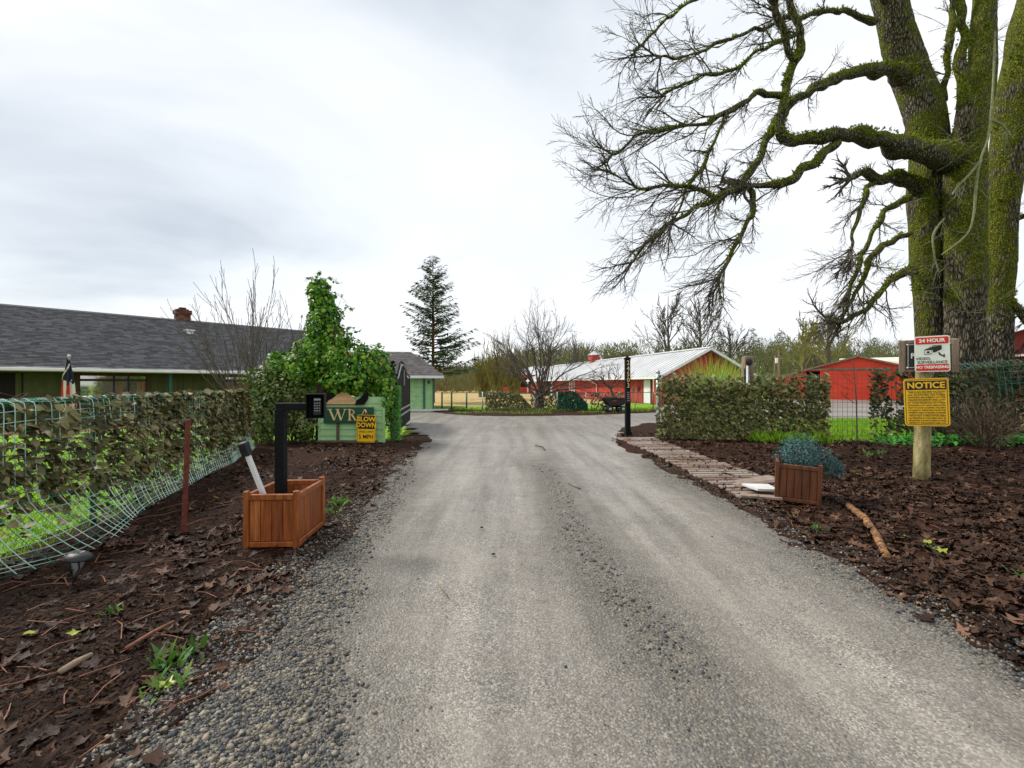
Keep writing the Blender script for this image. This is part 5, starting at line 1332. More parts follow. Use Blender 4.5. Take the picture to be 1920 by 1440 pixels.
# plank walkway
wk = empty('plank_walkway'); tag(wk, 'low walkway of weathered wooden planks along the driveway edge', 'walkway')
pm = []
for k in range(4):
    b = MB(); b.box((0, 0, 0), (1.0, .112+.008*k, .036), bev=.004); pm.append(b.mesh('plank', PLK[k]))
rp_ = random.Random(17); y = 6.35; k = 0
ledge = lambda y_: float(np.interp(y_, [5.8, 6.2, 7.8, 10.5, 12.9, 13.4], [3.18, 3.13, 3.12, 3.16, 3.0, 3.0]))
redge = lambda y_: float(np.interp(y_, [5.8, 6.4, 7.0, 7.9, 9.75, 13.4], [3.5, 3.75, 4.1, 4.22, 4.1, 4.1]))
while y < 13.1:
    x0_, x1_ = ledge(y)+rp_.uniform(-.03, .04), redge(y)+rp_.uniform(-.05, .05)
    yaw = float(np.interp(y, [6, 7.6, 9, 13], [.10, .04, .05, .02]))+rp_.uniform(-.015, .015)
    o = link('plank', pm[rp_.randrange(4)], wk, ((x0_+x1_)/2, y, .040+rp_.uniform(-.004, .006)), (rp_.uniform(-.02, .02), rp_.uniform(-.006, .006), yaw), (x1_-x0_, 1, 1))
    y += .168+rp_.uniform(0, .022); k += 1
for (x, y, yaw, L_) in ((3.86, 7.25, .42, .80), (3.80, 7.08, .40, .86), (3.74, 6.92, .36, .82), (3.40, 6.22, -.45, .5)):
    o = link('loose_plank', pm[rp_.randrange(4)], wk, (x, y, .078 if y > 6.5 else .06), (.02, -.03, yaw), (L_, 1, 1))
for x in (3.3, 3.95): b = MB(); b.beam((x, 6.5, .012), (x-.05, 13.0, .012), .07, .028); b.build('runner', M_['sill'], wk)
b = MB(); b.prism([(-.17, -.16), (.20, -.20), (.22, .16), (-.05, .17)], 0, .03); o = b.build('pale_slab', M_['concrete']); o.rotation_euler = (math.radians(90), 0, math.radians(-12)); o.location = (3.52, 6.52, .105); tag(o, 'small pale flat slab lying on the planks against the dark planter', 'slab')

# blue shrub in the right planter
ju = empty('blue_shrub', (4.03, 6.25, prz+.29)); tag(ju, 'rounded blue-green juniper shrub growing in the dark planter box', 'shrub')
JB = [((-.12, .02, .30), (.26, .26, .22)), ((.12, .0, .28), (.28, .26, .20)), ((.02, .08, .38), (.24, .24, .20)), ((.30, -.02, .20), (.22, .22, .17)), ((-.02, -.12, .25), (.26, .2, .17)), ((.42, .0, .12), (.13, .15, .12))]
p_, n_ = blob_leaves(JB, 15000, 8, (.4, 1.08)); r = np.random.default_rng(9)
SPR = [(np.array([(0,-.3,0),(.10,.1,.03),(0,.6,0),(-.10,.1,.03),(.22,.25,.06),(-.22,.28,.05)]), np.array([(0,1,3),(1,2,3),(0,4,1),(0,3,5)]))]
tag(link('foliage', scatter_mesh('foliage', SPR, p_, frames(n_*.5+np.array([0, 0, .5]), r, .6, False), r.uniform(.018, .042, len(p_)), M_['blueshrub'], r), ju), kind='stuff')
b = MB()
for k in range(26):
    a = rr.uniform(0, 6.28); q = Vector((.15+.25*math.cos(a)*rr.random(), .2*math.sin(a), rr.uniform(.15, .42))); b.tube([(.0, 0, -.05), q*.5+Vector((0, 0, .05)), q], [.012, .008, .004], 4)
tag(b.build('stems', M_['deadwood'], ju), kind='stuff')

# fallen branch with orange bark, sticks
def branch(name, label, pts, rad, m, cat='branch'):
    b = MB(); b.tube(pts, rad, 9); return tag(b.build(name, M_[m], None, True), label, cat)
A_, B_ = G(1597, 958), G(1663, 1054)
branch('fallen_branch', 'peeling orange-barked branch lying on the leaf litter by the dark planter', [A_+Vector((-.01, .05, .06)), A_.lerp(B_, .3)+Vector((.05, 0, .055)), A_.lerp(B_, .65)+Vector((.045, 0, .05)), B_+Vector((0, 0, .045))], [.036, .042, .038, .034], 'orangebark')
A_, B_ = G(236, 1226), G(326, 1181); branch('stick', 'thin reddish stick lying on the bark mulch near the gravel', [A_+Vector((0, 0, .03)), A_.lerp(B_, .5)+Vector((0, 0, .05)), B_+Vector((0, 0, .055))], [.012, .011, .009], 'redtwig', 'stick')
A_, B_ = G(112, 1272), G(172, 1240); branch('wood_chunk', 'split grey wood chunk lying on the dark bark mulch', [A_+Vector((0, 0, .035)), A_.lerp(B_, .5)+Vector((0, 0, .04)), B_+Vector((0, 0, .04))], [.016, .02, .013], 'greywood', 'wood')
A_, B_ = G(820, 1094), G(839, 1120); branch('straw_twig', 'pale tan twig lying on the packed middle of the driveway', [A_+Vector((0, 0, .012)), B_+Vector((0, 0, .012))], [.005, .006], 'greywood', 'twig')
A_, B_ = G(1065, 908), G(1088, 918); branch('straw_twig', 'yellowish twig on the dark gravel strip of the driveway', [A_+Vector((0, 0, .018)), B_+Vector((0, 0, .018))], [.010, .013], 'greywood', 'twig')
A_, B_ = G(1003, 836), G(1022, 845); branch('straw_twig', 'dark bent twig on the far driveway', [A_+Vector((0, 0, .015)), (A_+B_)/2+Vector((.08, .1, .02)), B_+Vector((0, 0, .015))], [.012, .014, .01], 'darkbark', 'twig')
for (px, py) in ((903, 990), (925, 1040)):
    b = MB(); p = G(px, py); b.lathe([(.006, 0), (.02, .004), (.017, .012), (.004, .018)], 7, p); tag(b.build('pebble', M_['stone']), 'dark round pebble lying alone on the pale driveway track', 'pebble', 'lone pebbles on the track')
# litter twigs
b = MB(); r = np.random.default_rng(70)
for k in range(520):
    if k % 2: x, y = r.uniform(-4.4, -1.7), 2.0+r.random()**1.6*9; z = zat(lz, x, y)
    else: x, y = r.uniform(3.2, 11), 2.2+r.random()**1.5*10; z = zat(rz_, x, y)
    if -sdf(DRIVE, np.array([x]), np.array([y]))[0] > -.05: continue
    a = r.uniform(0, 6.28); L_ = r.uniform(.08, .38); d = Vector((math.cos(a), math.sin(a), 0)); q = Vector((x, y, z+.018))
    b.tube([q, q+d*L_*.5+Vector((-d.y, d.x, 0))*r.uniform(-.04, .04)+Vector((0, 0, r.uniform(0, .02))), q+d*L_], [.004, .0035, .002], 4, False)
tag(b.build('twig_litter', M_['redtwig']), 'thin brown twigs littering the leaf beds on both sides', 'twigs', kind='stuff')
# weeds and green leaves on the beds
FR = [(np.array([(-.06,0,0),(.06,0,0),(.10,.25,.35),(-.10,.25,.35),(0,.7,.62)]), np.array([(0,1,2),(0,2,3),(3,2,4)]))]
def sprout(px, py, n, h, m, seed, zf, lab):
    p = G(px, py); r = np.random.default_rng(seed); z = max(zat(zf, p.x, p.y), zat(drive_z, p.x, p.y))
    pos = np.stack([r.normal(0, h*.35, n), r.normal(0, h*.35, n), np.full(n, -.005)], 1)
    return tag(link('weed_sprout', scatter_mesh('weed_sprout', FR, pos, rot_mats(r, n, .55), h*r.uniform(.5, 1.1, n), M_[m], r), None, (p.x, p.y, z)), lab, 'weed', 'weed sprouts in the leaf beds')
for i, (px, py, n, h, side) in enumerate(((328, 1245, 40, .16, 0), (312, 1292, 40, .12, 0), (636, 948, 46, .16, 0), (625, 965, 30, .13, 0), (210, 1157, 20, .08, 0), (1530, 1000, 26, .11, 1), (1805, 912, 14, .08, 1), (1490, 975, 12, .06, 1),
        (1632, 855, 26, .2, 1), (1655, 852, 20, .18, 1), (1912, 1085, 16, .10, 1), (1750, 1040, 12, .08, 1))):
    sprout(px, py, n, h, 'sprout', 200+i, (lz, rz_)[side], ('tall ferny green weed on the bark mulch beside the reddish stick', 'ferny weed with a lime leaf at the gravel edge of the bark bed',
        'yellow-green weed at the driveway corner of the cedar planter', 'smaller yellow-green weed just in front of the one beside the cedar planter', 'tiny green tuft alone on the mulch near the solar light',
        'feathery green weed on the leaf litter between dark planter and driveway', 'tiny green tuft on the leaf litter beside the round sign post', 'tiny green sprout at the foot of the dark planter box',
        'grassy green tuft on the leaf litter near the open wire fence', 'grassy tuft beside its twin near the open wire fence', 'green sprout on the leaf litter far from the driveway edge', 'tiny green sprout between the lime leaves on the leaf litter')[i])
LL_ = [(310, 1293, .10, 0), (140, 1022+180, .08, 0), (405, 942, .10, 0), (58, 1205, .08, 0), (1525, 945, .06, 1), (1740, 1030, .10, 1), (1765, 1046, .12, 1), (1700, 1018, .07, 1), (1610, 895, .11, 1), (1600, 888, .11, 1)]
for i, (px, py, s_, side) in enumerate(LL_):
    p = G(px, py); z = zat((lz, rz_)[side], p.x, p.y)+.028; tv, tf = leaf_template(300+i)
    me = np_mesh('leaf', tv*s_, tf, M_['lime'], np.full(len(tf), .5)); tag(link('green_leaf', me, None, (p.x, p.y, z), (.2, .1, i)), 'fresh lime green leaf fallen on the brown leaf bed', 'leaf', 'lime leaves on the beds')

# ------------------------------------------------------------------ flag, dump cart, tools
fl = empty('flag', (-9.05, 9.3, 0)); tag(fl, 'furled stars and stripes flag on a pole in front of the ranch house', 'flag')
b = MB(); b.tube([(0, 0, -.02), (0, 0, 2.14)], .014, 8); b.lathe([(.012, 2.13), (.032, 2.15), (.032, 2.185), (.01, 2.2)], 10); b.build('pole', M_['galv'], fl, True)
b = MB(); nz, na = 22, 26; rows = []
for i in range(nz+1):
    t = i/nz; z = 2.10-t*1.08; wv = float(np.interp(t, [0, .12, .3, .55, .8, 1], [.025, .045, .09, .125, .15, .13])); rw_ = []
    for j in range(na):
        a = 2*math.pi*j/na; rad_ = wv*(.72+.28*math.sin(a*5+t*2.2)); rw_.append(len(b.v)); b.v.append((rad_*math.cos(a)+.03*t, rad_*.75*math.sin(a)-.02, z+.02*math.sin(a*5)))
    rows.append(rw_)
for i in range(nz):
    for j in range(na):
        t = i/nz; jj = (j+1) % na; b.f.append((rows[i][j], rows[i][jj], rows[i+1][jj], rows[i+1][j]))
        b.m.append(2 if t < .42+.05*math.sin(j) else (0 if ((j+i//9)//3) % 2 else 1))
cloth = b.build('cloth', [M_['flagred'], M_['flagwhite'], M_['flagblue']], fl)
for k in range(26):
    t = .08+.32*((k*.618) % 1); a = -math.pi/2+((k*.377) % 1-.5)*2.6; wv = float(np.interp(t, [0, .12, .3, .55], [.025, .045, .09, .125]))*1.03
    b = MB(); pts = []
    for q in range(10):
        aa = math.pi/2+q*math.pi/5; rad_ = .016 if q % 2 == 0 else .007; pts.append((rad_*math.cos(aa), rad_*math.sin(aa)))
    b.prism(pts, -.004, 0); b.build('star', M_['flagwhite'], cloth, False, (wv*math.cos(a)+.03*t, wv*.75*math.sin(a)-.022, 2.10-t*1.08), (0, 0, a+math.pi/2))
ct = empty('dump_cart', (G(1152, 773).x, G(1152, 773).y, .0), math.radians(6)); tag(ct, 'black four-wheeled garden dump cart parked by the far fence', 'cart')
cm = mat('cart_plastic', [(.012,.012,.014), (.02,.02,.022)], 8, .45)
b = MB(); b.prism([(-.42, .40), (.38, .40), (.66, .78), (-.66, .82)], -.40, .40); b.box((0, -.40, .80), (1.34, .05, .05), bev=.01); b.box((0, .40, .80), (1.34, .05, .05), bev=.01); tub = b.build('tub', cm, ct)
b = MB(); b.box((-.12, -.408, .66), (.22, .01, .05)); b.build('red_decal', M_['red'], tub)
b = MB(); b.beam((-.4, 0, .34), (.4, 0, .34), .12, .1); b.beam((-.38, -.38, .2), (-.38, .38, .2), .05, .05); b.beam((.38, -.38, .2), (.38, .38, .2), .05, .05); b.beam((-.4, 0, .3), (-.85, 0, .45), .04, .04); b.build('chassis', M_['black'], ct)
for x in (-.38, .38):
    for y in (-.40, .40):
        b = MB(); b.lathe([(.10, -.04), (.175, -.045), (.19, -.02), (.19, .02), (.175, .045), (.10, .04)], 16); o = b.build('wheel', M_['blackmat'], ct, True, (x, y, .19), (math.pi/2, 0, 0))
        b = MB(); b.lathe([(.02, -.05), (.095, -.045), (.095, .045), (.02, .05)], 10); b.build('rim', M_['galv'], o, True)
for i, (px, lab, m) in enumerate(((1196, 'long handled tool with rusty head leaning on the far fence by the white stable door', 'rust'), (1186, 'grey wooden handled tool leaning on the far fence beside the rusty one', 'greywood'))):
    x = (px-960)/FPX*28.8; t = empty('garden_tool', (x, 28.75, 0)); tag(t, lab, 'tool', 'tools leaning on the far fence')
    b = MB(); b.tube([(-.25, -.1, 0), (.1, .3, 1.15)], .02, 6); b.build('handle', M_['greywood'], t, True)
    b = MB(); b.beam((.1, .3, 1.12), (.18, .32, 1.45), .18, .03, up=(0, 1, 0)); b.build('head', M_[m], t)

# ------------------------------------------------------------------ trees
def wander(p, d, L, n, rs, wob, up):
    pts = [p.copy()]; d = d.normalized()
    for k in range(n):
        d = (d+Vector((rs.gauss(0, wob), rs.gauss(0, wob), rs.gauss(0, wob)+up))).normalized(); pts.append(pts[-1]+d*(L/n))
    return pts
def sidedir(t, ang, rs, flat=0.0):
    o = t.orthogonal().normalized(); o = Matrix.Rotation(rs.uniform(0, 2*math.pi), 3, t) @ o
    v = (t*math.cos(ang)+o*math.sin(ang)); v.z *= (1-flat); return v.normalized()
def grow(mb, p, d, L, r, lvl, rs, q):
    """recursive bare branch. q: dict(kids, ratio, ang, wob, up, rmin)"""
    n = max(2, min(6, int(L/.22)+1)) if lvl > 0 else max(2, min(4, int(L/.15)+1))
    pts = wander(p, d, L, n, rs, q['wob'], q['up'])
    r1 = max(q['rmin'], r*.38 if lvl else q['rmin'])
    rad = [r+(r1-r)*i/n for i in range(n+1)]
    mb.tube(pts, rad, 6 if r > .05 else (5 if r > .025 else (4 if r > .014 else 3)), False)
    if lvl <= 0: return
    k = q['kids'] if isinstance(q['kids'], int) else q['kids'][max(0, lvl-1)]
    k = max(1, int(round(k*rs.uniform(.75, 1.25))))
    for i in range(k):
        t = .22+.78*(i+rs.random()*.8)/k; t = min(t, .999); f = t*n; a = int(f); c = pts[a].lerp(pts[a+1], f-a); tg = (pts[a+1]-pts[a]).normalized()
        grow(mb, c, sidedir(tg, q['ang']*rs.uniform(.6, 1.3), rs, q.get('flat', 0)), L*q['ratio']*rs.uniform(.6, 1.15)*(1.15-.45*t), max(q['rmin'], rad[a]*.62), lvl-1, rs, q)
    grow(mb, pts[-1], (pts[-1]-pts[-2]), L*q['ratio']*.8, r1, lvl-1, rs, q)

# ---- bark with moss
def mossy_bark():
    m = bpy.data.materials.new('mossy_bark'); m.use_nodes = True
    t = m.node_tree; b = t.nodes['Principled BSDF']; L = t.links.new
    gn = t.nodes.new('ShaderNodeNewGeometry')
    mp1 = t.nodes.new('ShaderNodeMapping'); mp1.inputs['Scale'].default_value = (1, 1, .22); L(gn.outputs['Position'], mp1.inputs[0])
    v = t.nodes.new('ShaderNodeTexVoronoi'); v.feature = 'DISTANCE_TO_EDGE'; v.inputs['Scale'].default_value = 17; L(mp1.outputs[0], v.inputs['Vector'])
    nd = t.nodes.new('ShaderNodeTexNoise'); nd.inputs['Scale'].default_value = 12; nd.inputs['Detail'].default_value = 7; L(mp1.outputs[0], nd.inputs['Vector'])
    rb_ = t.nodes.new('ShaderNodeValToRGB'); e_ = rb_.color_ramp.elements
    e_[0].position = .02; e_[0].color = (.012,.010,.007,1); e_[1].position = .35; e_[1].color = (.24,.205,.155,1); x = e_.new(.12); x.color = (.075,.06,.042,1); L(v.outputs['Distance'], rb_.inputs['Fac'])
    nm = t.nodes.new('ShaderNodeTexNoise'); nm.inputs['Scale'].default_value = 1.1; nm.inputs['Detail'].default_value = 6; nm.inputs['Roughness'].default_value = .65; L(gn.outputs['Position'], nm.inputs['Vector'])
    nf = t.nodes.new('ShaderNodeTexNoise'); nf.inputs['Scale'].default_value = 26; nf.inputs['Detail'].default_value = 6; L(gn.outputs['Position'], nf.inputs['Vector'])
    rm = t.nodes.new('ShaderNodeValToRGB'); e_ = rm.color_ramp.elements
    e_[0].position = .3; e_[0].color = (.018,.032,.002,1); e_[1].position = .72; e_[1].color = (.36,.36,.02,1); x = e_.new(.5); x.color = (.065,.085,.005,1); x = e_.new(.6); x.color = (.15,.13,.012,1); L(nf.outputs['Fac'], rm.inputs['Fac'])
    sp = t.nodes.new('ShaderNodeSeparateXYZ'); L(gn.outputs['Position'], sp.inputs[0])
    sn = t.nodes.new('ShaderNodeSeparateXYZ'); L(gn.outputs['Normal'], sn.inputs[0])
    def mth(op, a, c):
        q = t.nodes.new('ShaderNodeMath'); q.operation = op
        for i, z in enumerate((a, c)):
            if isinstance(z, (int, float)): q.inputs[i].default_value = z
            else: L(z, q.inputs[i])
        return q.outputs[0]
    hz_ = t.nodes.new('ShaderNodeMapRange'); hz_.inputs['From Min'].default_value = 1.5; hz_.inputs['From Max'].default_value = 5.0; hz_.inputs['To Min'].default_value = -.16; hz_.inputs['To Max'].default_value = .08; L(sp.outputs['Z'], hz_.inputs['Value'])
    f = mth('ADD', mth('ADD', nm.outputs['Fac'], hz_.outputs[0]), mth('MULTIPLY', sn.outputs['Z'], .22)); f = mth('ADD', f, mth('MULTIPLY', sn.outputs['X'], -.05))
    mr = t.nodes.new('ShaderNodeMapRange'); mr.inputs['From Min'].default_value = .51; mr.inputs['From Max'].default_value = .62; L(f, mr.inputs['Value'])
    mxx = t.nodes.new('ShaderNodeMix'); mxx.data_type = 'RGBA'; L(mr.outputs[0], mxx.inputs['Factor']); L(rb_.outputs['Color'], mxx.inputs['A']); L(rm.outputs['Color'], mxx.inputs['B'])
    L(mxx.outputs['Result'], b.inputs['Base Color']); b.inputs['Roughness'].default_value = .92; b.inputs['Specular IOR Level'].default_value = .2
    hh = mth('ADD', mth('MULTIPLY', v.outputs['Distance'], 1.2), mth('MULTIPLY', nf.outputs['Fac'], .8))
    bn = t.nodes.new('ShaderNodeBump'); bn.inputs['Strength'].default_value = 1.0; bn.inputs['Distance'].default_value = .06; L(hh, bn.inputs['Height']); L(bn.outputs['Normal'], b.inputs['Normal'])
    return m
M_['mossbark'] = mossy_bark()
M_['mossytwig'] = mat('mossy_twig', [(.035,.027,.018), (.055,.048,.022), (.105,.105,.02), (.17,.18,.04)], 4, .9, .4, 40, coord='pos')

tree = empty('mossy_tree', (14.0, 14.8, 0)); tree.location = (0, 0, 0)
tag(tree, 'huge moss-covered maple with three trunks and bare spreading limbs behind the signs', 'tree')
def px_path(lst, st=1.0):
    """list of (px, py, r_px, Y) -> points, radii"""
    return [P(a, b, Y) for a, b, c, Y in lst], [c/FPX*Y/st for a, b, c, Y in lst]
def resample(pts, rad, step):
    out, ro = [pts[0]], [rad[0]]
    n = len(pts)
    for i in range(n-1):
        p0, p1, p2, p3 = pts[max(0, i-1)], pts[i], pts[i+1], pts[min(n-1, i+2)]
        k = max(1, int((p2-p1).length/step))
        for j in range(1, k+1):
            t = j/k
            out.append(.5*((2*p1)+(p2-p0)*t+(2*p0-5*p1+4*p2-p3)*t*t+(3*p1-p0-3*p2+p3)*t**3)); ro.append(rad[i]+(rad[i+1]-rad[i])*t)
    return out, ro
def lumpy(b, pts, rad, n=14, amp=.12, seed=0):
    base = len(b.v); b.tube(pts, rad, n)
    for i in range(base, len(b.v)):
        k = (i-base)//n; a = (i-base) % n
        if k >= len(pts): continue
        c = pts[k]; v = Vector(b.v[i]); s = 1+amp*(2*mnoise.noise(Vector((v.x*1.6+seed, v.y*1.6, v.z*.8)))+.6*mnoise.noise(v*4)); v = c+(v-c)*s; b.v[i] = (v.x, v.y, v.z)
def barky(b, pts, rad, n, seed):
    base = len(b.v); b.tube(pts, rad, n)
    for i in range(base, base+n*len(pts)):
        k = (i-base)//n; c = pts[k]; v = Vector(b.v[i]); o = v-c; R0 = o.length
        f = abs(mnoise.noise(Vector((v.x*7+seed, v.y*7, v.z*1.5))))+.5*abs(mnoise.noise(Vector((v.x*15, v.y*15, v.z*3+seed))))
        big = mnoise.noise(Vector((v.x*1.5+seed, v.y*1.5, v.z*.7)))
        s = 1+.14*big+(min(f, .32)-.2)*.13/max(R0, .2)*1.0
        v = c+o*s; b.v[i] = (v.x, v.y, v.z)
TR = [[(1750, 870, 36, 15.2), (1749, 700, 30, 15.2), (1744, 600, 30, 15.2), (1736, 480, 33, 15.2), (1734, 380, 35, 15.2), (1742, 300, 40, 15.2), (1735, 220, 43, 15.2), (1700, 120, 40, 15.2), (1672, 20, 36, 15.0), (1640, -120, 30, 14.8), (1600, -260, 18, 14.5)],
      [(1812, 890, 54, 14.5), (1810, 700, 44, 14.5), (1808, 600, 41, 14.5), (1808, 480, 42, 14.5), (1806, 380, 43, 14.5), (1808, 310, 44, 14.5), (1822, 230, 34, 14.5), (1840, 150, 27, 14.6), (1843, 60, 25, 14.7), (1850, -90, 20, 14.8), (1840, -250, 12, 14.8)],
      [(1872, 880, 44, 15.4), (1870, 700, 28, 15.4), (1872, 600, 28, 15.4), (1876, 480, 29, 15.4), (1882, 380, 30, 15.4), (1890, 290, 36, 15.4), (1908, 190, 42, 15.3), (1930, 80, 46, 15.2), (1960, -60, 40, 15), (2000, -220, 24, 15)]]
tpaths = []
for k, t in enumerate(TR):
    pts, rad = resample(*px_path(t, 1.39), .09); b = MB(); barky(b, pts, rad, 60, k*7); b.build('trunk', M_['mossbark'], tree, True); tpaths.append((pts, rad, 1.0))
LIMBS = {
 'L1': [(1800, 300, 26, 14.4), (1768, 288, 22, 14.1), (1718, 281, 20, 13.8), (1660, 264, 17, 13.5), (1599, 254, 14, 13.2), (1550, 256, 12.5, 13.0), (1505, 263, 12, 12.8), (1472, 258, 10, 12.7), (1462, 228, 9, 12.7), (1466, 200, 9, 12.6), (1478, 155, 8, 12.6), (1494, 116, 7.5, 12.6), (1500, 85, 7, 12.6), (1490, 30, 6, 12.5), (1470, -40, 5, 12.4)],
 'L1b': [(1494, 116, 6, 12.6), (1478, 95, 7, 12.5), (1471, 60, 6, 12.4), (1455, 10, 5, 12.2)],
 'L2': [(1690, 140, 16, 15.0), (1654, 131, 13, 14.6), (1590, 139, 10, 14.2), (1550, 155, 9, 13.9), (1517, 172, 8, 13.6), (1471, 208, 8, 13.2), (1443, 253, 7, 12.9), (1416, 304, 6.5, 12.6), (1397, 340, 5.5, 12.4)],
 'L3': [(1570, 268, 8, 13.1), (1540, 292, 8, 12.8), (1500, 322, 7.5, 12.5), (1452, 345, 7, 12.2), (1400, 350, 6, 12.0), (1342, 374, 5, 11.8), (1278, 409, 3.8, 11.6), (1223, 446, 3, 11.4), (1185, 490, 2.4, 11.3)],
 'L4': [(1466, 180, 6, 12.6), (1440, 176, 5.5, 12.5), (1407, 181, 5, 12.3), (1361, 212, 4.5, 12.0), (1315, 230, 4, 11.8), (1246, 244, 3.2, 11.5), (1191, 260, 2.6, 11.3), (1145, 285, 2, 11.2)],
 'L5': [(1400, 345, 5, 12.2), (1416, 372, 5, 12.1), (1412, 400, 4.5, 12.0), (1388, 440, 4, 11.9), (1370, 482, 3.2, 11.8), (1352, 520, 2.5, 11.7)],
 'L6': [(1720, 352, 16, 15.0), (1700, 338, 13, 14.8), (1677, 328, 10, 14.6), (1648, 335, 8, 14.4), (1627, 324, 7, 14.2), (1594, 338, 4, 14.0)],
 'L6b': [(1645, 336, 5, 14.4), (1622, 359, 5, 14.2), (1608, 409, 4.5, 14.0), (1594, 470, 3.5, 13.8)],
 'L7': [(1706, 370, 6, 15.0), (1672, 384, 5, 14.7), (1645, 420, 4.5, 14.4), (1617, 482, 3.8, 14.1), (1598, 540, 3, 13.9)],
 'L8': [(1715, 505, 10, 15.0), (1680, 520, 7, 14.6), (1640, 560, 5.5, 14.2), (1608, 588, 4.2, 13.9), (1560, 605, 3, 13.6)],
 'L9': [(1706, 437, 6, 15.0), (1660, 460, 5, 14.5), (1630, 492, 4.5, 14.2), (1604, 551, 3.6, 13.9), (1581, 590, 3, 13.8)],
 'L10': [(1340, 372, 4, 11.8), (1300, 352, 4, 11.7), (1250, 348, 3.2, 11.5), (1195, 350, 2.5, 11.3), (1150, 330, 2, 11.2)],
 'L11': [(1361, 212, 4, 12.0), (1345, 260, 4, 11.9), (1318, 310, 3.6, 11.8), (1290, 350, 3, 11.7), (1262, 420, 2.4, 11.5)],
 'L12': [(1640, 40, 6, 14.6), (1560, 20, 4.2, 13.8), (1470, 40, 3.4, 13.0), (1380, 70, 2.8, 12.4), (1300, 100, 2.2, 12.0), (1235, 110, 2.4, 11.7)],
 'L13': [(1500, 60, 4, 12.6), (1430, 90, 3.2, 12.2), (1370, 130, 2.7, 12.0), (1300, 150, 3, 11.8), (1240, 180, 2.4, 11.6)],
 'L14': [(1812, 330, 14, 14.3), (1810, 250, 12, 14.1), (1803, 160, 9, 14.0), (1806, 60, 8, 14.0), (1800, -80, 6, 13.9)],
 'L15': [(1765, 190, 9, 15.0), (1775, 130, 6, 15.0), (1782, 60, 5.5, 15.0), (1790, -60, 4, 15.0)],
 'L16': [(1890, 560, 7, 15.2), (1915, 590, 6, 15.0), (1950, 640, 4, 14.8)],
 'L17': [(1885, 420, 8, 15.2), (1925, 408, 6, 15.0), (1990, 400, 4, 14.8)],
 'L18': [(1690, 60, 8, 15), (1640, -30, 6, 14.4), (1560, -70, 4.5, 13.7), (1450, -60, 3.6, 13.0), (1340, -20, 3, 12.4), (1250, 40, 2.2, 11.9), (1190, 95, 1.6, 11.6)],
}
def limb_path(k):
    pts, rad = resample(*px_path(LIMBS[k]), .12); out = []
    for i, p in enumerate(pts):
        e_ = min(1, i/4); a_ = .075*e_
        out.append(p+Vector((mnoise.noise(p*1.7+Vector((3, 0, 0))), mnoise.noise(p*1.7+Vector((0, 9, 0))), mnoise.noise(p*1.7+Vector((0, 0, 17)))))*a_*1.6+Vector((mnoise.noise(p*5), 0, mnoise.noise(p*5+Vector((7, 7, 7)))))*a_*.45)
    return out, rad
rs = random.Random(77)
for k, t in LIMBS.items():
    pts, rad = limb_path(k); b = MB(); lumpy(b, pts, rad, 11 if rad[0] > .1 else 8, .24, hash(k) % 50 if False else len(t)*3); b.build('limb', M_['mossbark'], tree, True); tpaths.append((pts, rad, 1.0))
# secondary branches and twigs
bt = MB(); bm = MB()
TW = {'L1': (11, .9), 'L1b': (7, .8), 'L2': (15, 1.0), 'L3': (24, 1.0), 'L4': (24, 1.0), 'L5': (17, .95), 'L6': (9, .7), 'L6b': (9, .8), 'L7': (13, .9), 'L8': (18, .9), 'L9': (15, .9), 'L10': (17, .9), 'L11': (20, .95), 'L12': (20, 1.0), 'L13': (18, .95), 'L15': (4, .8), 'L16': (7, .9), 'L17': (7, .9), 'L18': (17, 1.0), 'L14': (5, .8)}
q2 = dict(kids=(5, 6), ratio=.50, ang=.60, wob=.16, up=.006, rmin=.0042)
for k, (n, Lm) in TW.items():
    pts, rad = limb_path(k)
    for i in range(n):
        t = .15+.85*rs.random()**.8; t = min(t, .99); f = t*(len(pts)-1); a = int(f); c = pts[a].lerp(pts[a+1], f-a); tg = (pts[a+1]-pts[a]).normalized()
        d = sidedir(tg, rs.uniform(.35, .95), rs); d = (d+Vector((-.35, -.05, -.16))).normalized()
        Lb = Lm*rs.choice((.6, .95, 1.3, 1.7))*rs.uniform(.8, 1.2)*(1.0 if t > .35 else .75)
        grow(bm if rs.random() < .45 else bt, c, d, Lb, max(.010, min(.024, rad[a]*.5)), 2, rs, q2)
    # leader continues as a fine spray
    for j in range(4): grow(bt, pts[-1], ((pts[-1]-pts[-3]).normalized()+Vector((rs.gauss(0, .35), rs.gauss(0, .35), rs.gauss(0, .35)))).normalized(), Lm*rs.uniform(.7, 1.1), max(.012, rad[-1]*.9), 2, rs, q2)
tag(bt.build('twigs', M_['twig'], tree), kind='stuff'); tag(bm.build('mossy_twigs', M_['mossytwig'], tree), kind='stuff')
